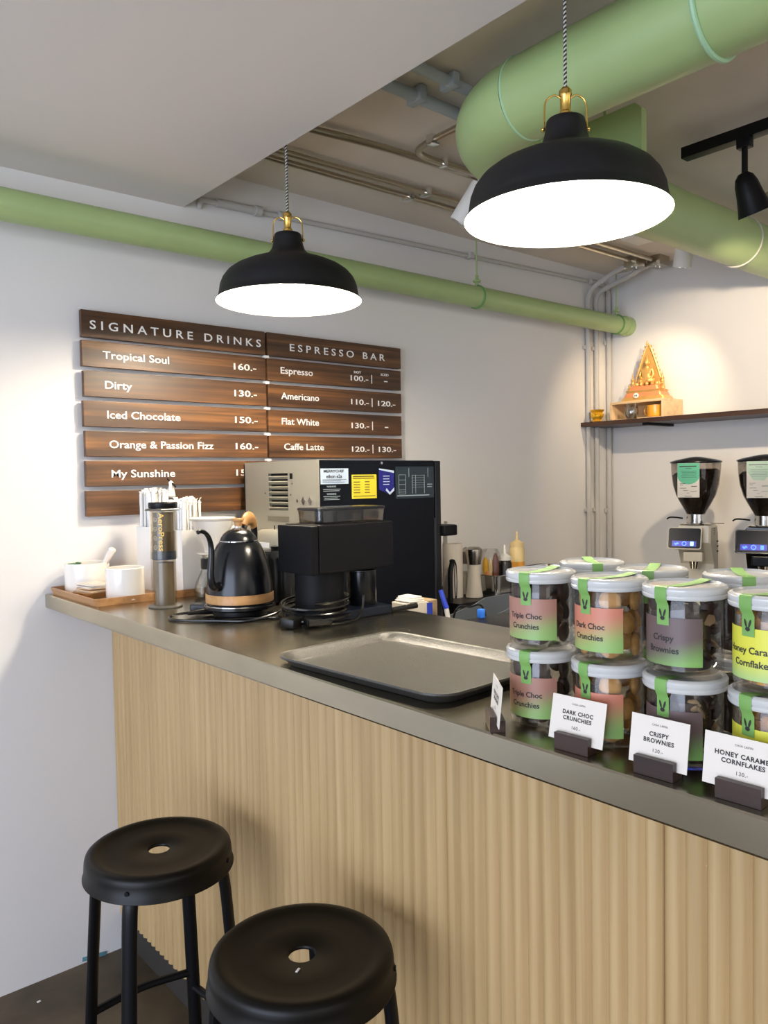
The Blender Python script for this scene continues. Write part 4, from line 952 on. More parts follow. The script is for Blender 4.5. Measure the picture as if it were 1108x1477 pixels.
for i in range(0, 3*24+6):
    a = -2.2+2*PI*i/24; k = i/78
    coil.append((1.070+(0.080+0.006*math.sin(3*k*5))*math.cos(a)*(1+0.1*math.sin(a*0.5)), 1.520+(0.072+0.006*k)*math.sin(a), CZ0+0.010+0.040*(1-k)+0.006*math.sin(a+1)))
cl = tag(obj('coiled_cord', L(tube(coil, 0.0036, 8), (1.07, 1.52, TOP)), 'cable', None, loc=(1.07, 1.52, TOP)), 'black power cord coiled round the foot of the black grinder', 'cable')
cable('power_cord', 'loose glossy end of the grinder cord bulging towards the tray', [(1.01, 1.475, CZ0+0.02), (1.0, 1.452, CZ0+0.008), (1.025, 1.436, CZ0+0.002), (1.07, 1.428, CZ0), (1.12, 1.432, CZ0+0.003), (1.150, 1.446, CZ0+0.022), (1.160, 1.452, CZ0+0.052)])
pb = bmesh.new()
box(pb, (0.975, 1.478, TOP+0.013), (0.050, 0.034, 0.022), (0.1, 0, 0.5), 0.006)
box(pb, (1.012, 1.448, TOP+0.012), (0.040, 0.030, 0.020), (0, 0.1, -0.3), 0.006)
tube([(0.992, 1.44, TOP+0.012), (1.045, 1.425, TOP+0.010)], [0.009, 0.006], 10, bm=pb)
tag(obj('plug', L(pb, (0.99, 1.46, TOP)), 'dark_plastic', None, loc=(0.99, 1.46, TOP)), 'black plug bundled at the front corner of the black grinder', 'plug')
pn = tube([(1.262, 1.470, TOP+0.006), (1.33, 1.452, TOP+0.012)], [0.006, 0.007], 10)
tag(obj('brush_handle', L(pn, (1.29, 1.46, TOP)), 'dark_plastic', None, loc=(1.29, 1.46, TOP)), 'black brush handle sticking out right of the black grinder', 'brush')

# ================================================================== GREY SERVING TRAY
TW, TD = 0.305, 0.415
def loopz(w, d, r, z): return [(x, y, z) for x, y in rrect(w, d, r, 8)]
tm_ = loft([loopz(TW-0.040, TD-0.040, 0.030, 0.0), loopz(TW-0.036, TD-0.036, 0.032, 0.001), loopz(TW-0.012, TD-0.012, 0.040, 0.013), loopz(TW-0.002, TD-0.002, 0.044, 0.0145), loopz(TW, TD, 0.045, 0.0165), loopz(TW-0.002, TD-0.002, 0.044, 0.0185), loopz(TW-0.009, TD-0.009, 0.041, 0.0185), loopz(TW-0.014, TD-0.014, 0.039, 0.0165), loopz(TW-0.038, TD-0.038, 0.031, 0.0045), loopz(TW-0.044, TD-0.044, 0.028, 0.0035)])
tag(obj('serving_tray', tm_, 'tray_grey', None, loc=(0.912, 1.010, TOP+0.0003), rot=(0, 0, 0.055), angle=60), 'empty dark grey plastic serving tray lying on the steel counter', 'tray')

# ================================================================== COOKIE JARS
BR, LR = 0.0415, 0.0465     # body and lid radius
def rabbit(sz):
    """two long ears over a small round head, in xy, sz = height"""
    bm = bmesh.new()
    def blob(cx, cy, a, b, rot):
        pts = []
        for k in range(14):
            t = 2*PI*k/14; x, y = a*math.cos(t), b*math.sin(t)
            pts.append(bm.verts.new((cx+x*math.cos(rot)-y*math.sin(rot), cy+x*math.sin(rot)+y*math.cos(rot), 0)))
        bm.faces.new(pts)
    blob(-0.20*sz, 0.17*sz, 0.105*sz, 0.36*sz, 0.28); blob(0.20*sz, 0.17*sz, 0.105*sz, 0.36*sz, -0.28)
    blob(0, -0.30*sz, 0.235*sz, 0.185*sz, 0)
    return bm
def arc_sheet(R, az0, az1, z0, z1, n=24, nz=1):
    bm = bmesh.new(); g = []
    for i in range(n+1):
        a = az0+(az1-az0)*i/n
        g.append([bm.verts.new((R*math.cos(a), R*math.sin(a), z0+(z1-z0)*k/nz)) for k in range(nz+1)])
    for A, B in zip(g, g[1:]):
        for k in range(nz): bm.faces.new((A[k], B[k], B[k+1], A[k+1]))
    return bm
LAB = {
 'triple': label_mat('triple_choc_label', (0.34, 0.165, 0.12), (0.23, 0.38, 0.11), 0.004, 0.052, 0.30),
 'dark': label_mat('dark_choc_label', (0.52, 0.18, 0.11), (0.24, 0.40, 0.11), 0.006, 0.062, 0.26),
 'brownie': label_mat('brownie_label', (0.115, 0.075, 0.072), (0.19, 0.38, 0.09), -0.004, 0.044, 0.34),
 'honey': label_mat('honey_label', (0.62, 0.60, 0.05), (0.32, 0.50, 0.20), 0.002, 0.045, 0.0)}
deg = math.radians
def jar(kind, label, x, y, level, lines, az, tape_az, full=True):
    z = TOP+0.0004+level*0.1026
    t = thing('cookie_jar', label, 'jar', (x, y, z), group=None)
    obj('jar_body', lathe([(0.0, 0.0), (BR-0.006, 0.0), (BR-0.002, 0.002), (BR, 0.006), (BR, 0.082), (BR-0.0015, 0.0845), (BR-0.0015, 0.0925)], 56), 'jar', t)
    obj('jar_inside', lathe([(0.0, 0.0025), (BR-0.006, 0.0025), (BR-0.002, 0.007), (BR-0.002, 0.0905)], 40), 'jar', t)
    obj('lid', lathe([(BR+0.0008, 0.0865), (LR-0.001, 0.0865), (LR, 0.088), (LR, 0.0905), (LR-0.0010, 0.0915), (LR, 0.093), (LR, 0.098), (LR-0.0015, 0.1000), (LR-0.0045, 0.1010), (LR-0.0060, 0.0985), (0.0, 0.0985)], 64), 'lid', t)
    if full:
        lb = obj('paper_label', arc_sheet(BR+0.0004, az-deg(58), az+deg(58), 0.013, 0.0665, 28, 6), LAB[kind], t)
        q = bmesh.new()
        for i, s in enumerate(lines):
            merge(q, xf(text_bm(s, 0.0069, 'CENTER', 0.03, 1.0, 0.0), Matrix.Translation((0, 0.0405-i*0.0135, 0))))
        obj('lettering', bend(subdiv(q, 0.003), BR+0.0004, az-deg(2), 0.0, 0.0004), 'ink', lb, False)
    # green tape: over the lid, down the rim to the label
    tb = bmesh.new(); hw = 0.0075
    prof = [(-LR+0.002, 0.1018), (-0.02, 0.0992), (0.02, 0.0992), (LR-0.0045, 0.1016), (LR-0.001, 0.1006), (LR+0.0007, 0.098), (LR+0.0007, 0.0885), (BR+0.0035, 0.0838), (BR+0.0012, 0.080), (BR+0.0011, 0.058)]
    g = []
    for r, zz in prof:
        row = []
        for k in range(5):
            s = -hw+2*hw*k/4
            if zz < 0.1 and r > 0.03: x_ = math.sqrt(max(r*r-s*s, 0))
            else: x_ = r
            row.append(tb.verts.new((x_*math.cos(tape_az)-s*math.sin(tape_az), x_*math.sin(tape_az)+s*math.cos(tape_az), zz)))
        g.append(row)
    for A, B in zip(g, g[1:]):
        for k in range(4): tb.faces.new((A[k], B[k], B[k+1], A[k+1]))
    tp = obj('green_tape', tb, 'tape', t)
    if full:
        q = rabbit(0.0125); obj('rabbit_mark', bend(q, BR+0.0011, tape_az, 0.0695, 0.0004), 'ink', tp, False)
    return t, z
ckm = {}
def disc_cookie(name, mt):
    """one round cookie mesh, reused"""
    if name not in ckm:
        bm = lathe([(0, -0.0052), (0.009, -0.0052), (0.0145, -0.003), (0.0158, 0.0), (0.0145, 0.0032), (0.008, 0.0058), (0, 0.0064)], 16)
        for v in bm.verts: v.co *= 1+random.uniform(-0.05, 0.05)
        me = bpy.data.meshes.new(name); bm.to_mesh(me); bm.free(); me.materials.append(M[mt])
        for p in me.polygons: p.use_smooth = True
        ckm[name] = me
    return ckm[name]
def fill_cookies(mesh, label, group, x, y, z):
    for lay in range(3):
        for k in range(5):
            a = 2*PI*k/5+lay*0.63; r = 0.0310
            s = bpy.data.objects.new('cookie', mesh); COL.objects.link(s)
            s.location = (x+r*math.cos(a), y+r*math.sin(a), z+0.0185+lay*0.0275+random.uniform(-0.001, 0.001)); s.scale = (0.86, 0.86, 0.9)
            s.rotation_euler = Euler((0, PI/2+random.uniform(-0.12, 0.12), a+random.uniform(-0.12, 0.12)))
            tag(s, label, 'cookie', group)
def fill_stuff(name, lab, x, y, z, m1, m2, zt=0.078, flakes=150, sx=(0.010, 0.007, 0.002)):
    bm = bmesh.new()
    for i in range(flakes):
        a = random.uniform(0, 6.283); r = (BR-0.0095)*math.sqrt(random.uniform(0.45, 1.0)); zz = 0.012+(zt-0.014)*random.random()
        k = random.uniform(0.7, 1.15)
        sphere(bm, (r*math.cos(a), r*math.sin(a), zz), (sx[0]*k*0.62, sx[1]*k*0.9, sx[2]*k), 6, 4, (random.uniform(-1.5, 1.5), random.uniform(-1.5, 1.5), a))
    lathe([(0, 0.006), (BR-0.014, 0.006), (BR-0.013, 0.010), (BR-0.013, zt-0.008), (0, zt-0.004)], 20, bm=bm)
    o1 = obj(name, bm, m1, None, loc=(x, y, z)); o1.data.materials.append(M[m2])
    for p in o1.data.polygons:
        if (p.index//24) % 9 == 0 and m2 != m1: p.material_index = 1
    tag(o1, lab, 'snack', kind='stuff')
gold_me = disc_cookie('golden_cookie', 'cookie'); choc_me = disc_cookie('chocolate_cookie', 'choc')
JX = 0.841
jars = [('triple', 'Triple Choc', 'Crunchies', 0.6725, deg(189), deg(191), 'brown to green labelled'),
        ('dark', 'Dark Choc', 'Crunchies', 0.5660, deg(178), deg(172), 'red to green labelled'),
        ('brownie', 'Crispy', 'Brownies', 0.4660, deg(177), deg(176), 'grey brown to green labelled'),
        ('honey', 'Honey Caramel', 'Cornflakes', 0.3640, deg(172), deg(166), 'yellow labelled')]
nice = {'triple': 'Triple Choc Crunchies', 'dark': 'Dark Choc Crunchies', 'brownie': 'Crispy Brownies', 'honey': 'Honey Caramel Cornflakes'}
for kind, l1, l2, y, az, taz, lk in jars:
    for lev in (0, 1):
        pos = 'upper' if lev else 'lower'
        xo = JX+(0.002 if lev else 0); yo = y+(0.001 if lev else 0)
        t, z = jar(kind, 'clear jar reading %s, the %s of its stack' % (nice[kind], pos), xo, yo, lev, (l1, l2), az, taz)
        if kind == 'dark': fill_cookies(gold_me, 'golden round cookie inside the %s Dark Choc Crunchies jar' % pos, 'cookies in the %s dark choc jar' % pos, xo, yo, z)
        elif kind == 'triple': fill_cookies(choc_me, 'dark chocolate cookie inside the %s Triple Choc Crunchies jar' % pos, 'cookies in the %s triple choc jar' % pos, xo, yo, z)
        elif kind == 'brownie': fill_stuff('brownie_shards', 'brownie shards with almond slices filling the %s Crispy Brownies jar' % pos, xo, yo, z, 'choc', 'almond', 0.080, 110, (0.013, 0.010, 0.0025))
        else: fill_stuff('cornflake_clusters', 'caramel cornflake clusters filling the %s Honey Caramel Cornflakes jar' % pos, xo, yo, z, 'flake', 'almond', 0.080, 170, (0.010, 0.008, 0.0025))
for i, (x, y) in enumerate(((0.982, 0.690), (0.958, 0.578), (0.980, 0.466))):
    where = ('behind the Triple Choc stack', 'behind the Dark Choc stack', 'behind the Crispy Brownies stack')[i]
    for lev in (0, 1):
        t, z = jar('triple', 'clear jar of the back row %s, the %s one' % (where, 'upper' if lev else 'lower'), x, y, lev, (), PI, deg((225, 205, 215)[i]), False)
        fill_stuff('dark_snack', 'dark snack pieces in the %s back jar %s' % ('upper' if lev else 'lower', where), x, y, z, 'choc', 'choc', 0.078, 40)

# ================================================================== PRICE CARDS
def price_card(label, x, y, rz, lines, w=0.079, h=0.053, lean=0.10, hx=0.046, off=0.0, roll=0.0):
    """holder centre at (x, y); local -x faces the customer"""
    t = thing('price_card', label, 'sign', (x, y, TOP+0.0003), rz=rz)
    hb = bmesh.new(); hw = hx/2
    # block with a saw kerf: front and rear cheeks over a solid foot
    b3(-0.010, 0.010, -hw, hw, 0, 0.008, bm=hb); b3(-0.010, -0.0022, -hw, hw, 0.008, 0.020, bm=hb); b3(0.0002, 0.010, -hw, hw, 0.008, 0.015, bm=hb)
    obj('wood_holder', hb, 'cardwood', t, False)
    cb = b3(-0.0004, 0.0004, -w/2, w/2, 0, h)
    mt = Matrix.Translation((-0.0010, off, 0.0092)) @ Matrix.Rotation(lean, 4, 'Y') @ Matrix.Rotation(roll, 4, 'X')
    cd = obj('card', xf(cb, mt), 'paper', t, False)
    q = bmesh.new(); zz = h-0.0095
    items = [('CASA LAPIN', 0.0022, zz, 0.018)]
    if len(lines) == 2: items.append((lines[0], 0.0046, zz-0.0145, None))
    else: items += [(lines[0], 0.0046, zz-0.0115, None), (lines[1], 0.0046, zz-0.0185, None)]
    items.append((lines[-1], 0.0040, zz-0.0285, None))
    for s, sz, z, fit in items:
        b = text_bm(s, sz, 'CENTER', 0.05 if sz > 0.0042 else 0.0, 1.12, 0.0, fit)
        xs = [v.co.x for v in b.verts]; cx = (min(xs)+max(xs))/2
        merge(q, xf(b, Matrix.Translation((-0.0007, 0, z)) @ TOLEFT @ Matrix.Translation((-cx, 0, 0))))
    obj('lettering', xf(q, mt), 'ink', cd, False)
    return t
price_card('white price card reading DARK CHOC CRUNCHIES 160 in a brown wooden holder', 0.774, 0.569, 0.06, ('DARK CHOC', 'CRUNCHIES', '160.-'), lean=0.22, w=0.074)
price_card('white price card reading CRISPY BROWNIES 130 in a dark wooden holder', 0.774, 0.461, 0.04, ('CRISPY', 'BROWNIES', '130.-'), lean=0.16, w=0.068)
price_card('white price card reading HONEY CARAMEL CORNFLAKES 130 at the right edge', 0.774, 0.368, 0.03, ('HONEY CARAMEL', 'CORNFLAKES', '130.-'), lean=0.14, w=0.081)
price_card('narrow looking price card turned nearly edge on, beside the Triple Choc jars', 0.772, 0.694, -0.70, ('TRIPLE CHOC', 'CRUNCHIES', '160.-'), lean=0.10)

# ================================================================== STOOLS
def stool(label, x, y, rz, h=0.722):
    t = thing('bar_stool', label, 'stool', (x, y, 0), rz=rz, group=None)
    R = 0.153
    prof = [(0.0225, h-0.014), (0.0225, h-0.009), (0.025, h-0.0075), (0.08, h-0.0075), (0.112, h-0.0062), (0.124, h-0.0035), (0.132, h-0.0005), (0.139, h), (0.1455, h-0.0012), (0.150, h-0.0050), (0.152, h-0.011), (R, h-0.018), (R+0.0015, h-0.044), (R+0.0042, h-0.0465), (R+0.0042, h-0.0485), (R+0.001, h-0.049), (R-0.001, h-0.045), (R-0.003, h-0.020), (0.138, h-0.004), (0.118, h-0.008), (0.025, h-0.011), (0.0225, h-0.014)]
    obj('seat', lathe(prof, 72), 'black_seat', t, angle=60)
    for k in range(4):
        a = PI/4+k*PI/2; c, s = math.cos(a), math.sin(a)
        pts = [(0.112, h-0.020), (0.128, h-0.032), (0.1375, h-0.050), (0.145, h-0.08), (0.155, h-0.20), (0.170, h-0.42), (0.185, 0.012)]
        P = smooth_path([(r*c, r*s, z) for r, z in pts], 5); m_ = len(P)
        bm = tube(P, [0.0215-0.0055*min(1, i/12) for i in range(m_)], 14, flat=(1.0, 0.72))
        obj('leg', bm, 'black', t)
        obj('foot_cap', tube([(0.184*c, 0.184*s, 0.016), (0.1855*c, 0.1855*s, 0.0)], 0.0145, 14), 'dark_plastic', t)
        bb = bmesh.new(); p = Vector(((R+0.001)*c, (R+0.001)*s, h-0.027))
        tube([p, p+Vector((c, s, 0))*0.0025], 0.0045, 10, bm=bb); obj('rivet', bb, 'black', t)
    for k in range(4):
        a0 = PI/4+k*PI/2; a1 = a0+PI/2; z = 0.30 if k % 2 else 0.335; r = 0.170
        am_ = (a0+a1)/2
        P = smooth_path([(r*math.cos(a0), r*math.sin(a0), z), (0.132*math.cos(am_), 0.132*math.sin(am_), z+0.004), (r*math.cos(a1), r*math.sin(a1), z)], 8)
        obj('footrest_bar', tube(P, 0.009, 10), 'black', t)
    return t
stool('round black metal bar stool nearest the left wall, with a hole in its seat', 0.702, 1.600, -0.05)
stool('round black metal bar stool in front, cut by the lower edge of the picture', 0.716, 1.078, 0.0)

# ================================================================== CONDIMENTS ON THE RISER
RZ = 1.03
rs = thing('riser_shelf', 'low steel riser with a black front edge on the side workbench, holding sauces', 'shelf', (2.55, 2.25, BZ))
o = (2.55, 2.25, BZ)
obj('shelf_board', L(b3(2.10, 3.00, 2.06, D-0.01, RZ-0.016, RZ, 0.002), o), 'black', rs, False)
for x in (2.12, 2.98): obj('support', L(b3(x-0.01, x+0.01, 2.08, D-0.02, BZ, RZ-0.0165), o), 'steel', rs, False)
pt_ = thing('paper_roll', 'white kitchen paper roll standing right beside the oven door', 'paper roll', (2.215, 2.205, RZ))
obj('roll', lathe([(0.02, 0), (0.040, 0), (0.040, 0.208), (0.038, 0.212), (0.02, 0.212), (0.02, 0)], 36), 'paper', pt_)
obj('loose_sheet', loft([[(x, y, 0.212) for x, y in ((-0.036, -0.010), (-0.030, 0.022), (-0.031, 0.022), (-0.037, -0.010))], [(x, y, 0.30) for x, y in ((-0.030, -0.004), (-0.024, 0.020), (-0.025, 0.020), (-0.031, -0.004))]]), 'paper_white', pt_, False)
th = thing('black_tongs', 'black handled tongs leaning between the oven and the paper roll', 'tongs', (2.13, 2.135, RZ))
obj('grip', tube(smooth_path([(0.0, 0, 0.0), (0.0, 0, 0.10), (0.008, 0.0, 0.135), (0.016, 0.0, 0.158)], 5), [0.010]*12+[0.010, 0.013, 0.012, 0.007], 10), 'dark_plastic', th)
obj('loop', tube([(0.03+0.006*math.cos(a), 0, 0.075+0.07*math.sin(a)) for a in [2*PI*i/20 for i in range(20)]], 0.002, 6, closed=True), 'black', th)
ml = thing('salt_mill', 'tall salt mill with a brushed steel top and a clear flared body', 'mill', (2.262, 2.135, RZ))
obj('glass_body', lathe([(0, 0.001), (0.032, 0.001), (0.034, 0.004), (0.028, 0.045), (0.025, 0.090), (0.0255, 0.130), (0.0, 0.130)], 32), 'saltgrain', ml)
obj('steel_top', lathe([(0, 0.1305), (0.027, 0.1305), (0.028, 0.140), (0.034, 0.180), (0.033, 0.190), (0.022, 0.198), (0.0, 0.200)], 32), 'steel', ml)
pm = thing('pepper_mill', 'steel topped mill half hidden behind the salt mill', 'mill', (2.300, 2.215, RZ))
obj('mill_body', lathe([(0, 0), (0.028, 0), (0.028, 0.125), (0.0, 0.125)], 28), 'glass', pm)
obj('fill', lathe([(0, 0.003), (0.024, 0.003), (0.024, 0.09), (0.0, 0.09)], 28), 'saltgrain', pm)
obj('steel_top', lathe([(0, 0.1255), (0.029, 0.1255), (0.031, 0.175), (0.0, 0.192)], 28), 'steel', pm)
# steel tray holding the sauces
pan = thing('sauce_pan_tray', 'deep stainless steel tray holding the sauce bottles', 'tray', (2.590, 2.165, RZ+0.0003))
pw, pd = 0.50, 0.155
obj('pan', loft([[(x, y, z) for x, y in rrect(a, b, r, 6)] for z, a, b, r in ((0.0, pw-0.01, pd-0.01, 0.025), (0.076, pw, pd, 0.03), (0.078, pw+0.008, pd+0.008, 0.034), (0.080, pw+0.006, pd+0.006, 0.033), (0.077, pw-0.004, pd-0.004, 0.028), (0.004, pw-0.014, pd-0.014, 0.023))]), 'chrome', pan)
PZ = RZ+0.0048
def squeeze(label, x, y, r, h, m, capm, liquid=None):
    t = thing('sauce_bottle', label, 'bottle', (x, y, PZ))
    obj('bottle_body', lathe([(0, 0), (r-0.003, 0), (r, 0.004), (r, h-0.012), (r-0.006, h), (0.0, h)], 32), m, t)
    obj('cap', lathe([(0, h+0.0003), (r-0.002, h+0.0003), (r-0.002, h+0.014), (r*0.5, h+0.022), (0.008, h+0.026), (0.0, h+0.026)], 32), capm, t)
    obj('nozzle', lathe([(0, h+0.0255), (0.007, h+0.0255), (0.0035, h+0.062), (0.0, h+0.063)], 16), capm, t)
    return t
squeeze('tall pale yellow squeeze bottle, right of the dark one', 2.585, 2.190, 0.032, 0.172, 'mustard_bottle', 'mustard_bottle')
bn = obj('sauce_layer', lathe([(0, 0.05), (0.0323, 0.05), (0.0323, 0.108), (0.0, 0.108)], 32), mat('orange_sauce', (0.75, 0.33, 0.04), 0.3), bpy.data.objects[[q.name for q in bpy.data.objects if q.get('label', '').startswith('tall pale yellow')][0]])
squeeze('dark sauce bottle with a white pointed cap', 2.455, 2.145, 0.029, 0.126, 'sauce', 'white_matte')
jy = thing('seasoning_jar', 'clear lidded jar of yellow, orange and red brown wrapped sweets', 'jar', (2.392, 2.165, PZ))
obj('glass_wall', lathe([(0, 0), (0.036, 0), (0.040, 0.006), (0.040, 0.150), (0.034, 0.166), (0.030, 0.174), (0.0, 0.176)], 36), 'jar', jy)
for nm, mm, c, s in (('yellow_wrap', 'yellow', (-0.020, 0.010, 0.095), (0.013, 0.013, 0.048)), ('orange_wrap', 'orange', (-0.016, -0.000, 0.070), (0.016, 0.016, 0.022)), ('pale_wrap', 'mustard_bottle', (-0.016, -0.012, 0.098), (0.008, 0.010, 0.042)), ('brown_wrap', 'redbrown', (0.004, -0.022, 0.095), (0.016, 0.013, 0.066))):
    bm = bmesh.new(); sphere(bm, c, s, 14, 10); obj(nm, bm, mm, jy)
# below the riser: round steel bowl, dispenser, boxes, pens
bwl = lathe([(0, 0), (0.035, 0.0), (0.066, 0.030), (0.080, 0.066), (0.084, 0.067), (0.080, 0.069), (0.064, 0.034), (0.033, 0.004), (0, 0.004)], 40)
tag(obj('steel_bowl', bwl, 'chrome', None, loc=(2.035, 1.925, BZ+0.0003)), 'round stainless steel bowl on the side workbench below the mills', 'bowl')
dsp = thing('steel_dispenser', 'grey blue angled metal dispenser on the side workbench, left of the jars', 'dispenser', (1.80, 1.62, BZ))
o = (1.80, 1.62, BZ)
ds = bmesh.new(); side = [(1.62, 1.068), (1.66, 1.030), (2.02, 1.030), (2.02, 1.118), (1.86, 1.118), (1.80, 1.100)]
def sideplate(bm, poly, y0, y1):
    A = [bm.verts.new((x, y0, z)) for x, z in poly]; B = [bm.verts.new((x, y1, z)) for x, z in poly]; n = len(poly)
    bm.faces.new(A); bm.faces.new(B[::-1])
    for i in range(n): bm.faces.new((A[i], B[i], B[(i+1) % n], A[(i+1) % n]))
sideplate(ds, side, 1.570, 1.574); sideplate(ds, side, 1.705, 1.709)
obj('side_plate', L(ds, o), 'greyblue', dsp, False)
obj('deck', L(b3(1.64, 2.02, 1.575, 1.704, 1.024, 1.030, 0.001), o), 'oven_steel', dsp, False)
obj('base_box', L(b3(1.60, 2.02, 1.555, 1.72, BZ, 1.0235, 0.004), o), 'black', dsp, False)
obj('black_knob', L(tube([(1.93, 1.569, 1.085), (1.93, 1.545, 1.085)], 0.018, 20), o), 'black', dsp)
mk = thing('napkin_carton', 'white and blue carton with folded napkins, at the foot of the oven', 'carton', (1.515, 1.640, BZ))
obj('carton_side', b3(0.000, 0.034, -0.035, 0.035, 0, 0.228, 0.002), 'card_brown', mk, False)
obj('white_front', b3(-0.075, -0.0005, -0.036, 0.036, 0, 0.226, 0.002), 'paper', mk, False)
obj('blue_stripe', b3(-0.008, 0.012, -0.0375, -0.0362, 0.10, 0.222, 0.0), 'blue', mk, False)
for i in range(3):
    bm = bmesh.new(); box(bm, (-0.040+0.004*i, 0.004*i, 0.2295+0.0045*i), (0.058-0.01*i, 0.060, 0.004), (0, 0.04*(1-i), 0), 0.0015)
    obj('napkin_layer', bm, 'paper_white', mk, False)
pe = tube([(1.545, 1.560, BZ+0.06), (1.528, 1.548, 1.150), (1.520, 1.543, 1.188)], [0.006, 0.006, 0.006], 10)
p1 = thing('marker_pen', 'blue and white marker pen standing behind the counter edge, by the oven', 'pen', (1.53, 1.55, BZ))
obj('barrel', tube([(0.010, -0.022, 0.05), (-0.006, -0.006, 0.212)], 0.0065, 12), 'white_matte', p1)
obj('blue_cap', tube([(-0.006, -0.006, 0.2125), (-0.014, 0.008, 0.262)], [0.0075, 0.006], 12), 'blue', p1)
ph = tag(obj('pen_cup', lathe([(0, 0), (0.033, 0), (0.035, 0.004), (0.035, 0.165), (0.033, 0.165), (0.032, 0.005), (0, 0.005)], 28), 'black', None, loc=(1.54, 1.552, BZ)), 'black pen cup behind the counter edge', 'cup')
tag(obj('blue_clip', b3(1.500, 1.516, 1.392, 1.408, BZ+0.205, BZ+0.229, 0.003), 'sky'), 'small bright blue clip just behind the counter edge', 'clip')
tag(obj('black_caddy', b3(1.46, 1.62, 1.10, 1.42, BZ+0.0, BZ+0.2045, 0.006), 'black'), 'black box behind the counter edge under the blue clip', 'box')
cable('thin_cable', 'thin black wire arching behind the counter edge', [(1.49, 1.50, 0.95), (1.50, 1.49, 1.135), (1.53, 1.46, 1.155), (1.56, 1.435, 1.14), (1.58, 1.43, 0.95)], 0.0025)

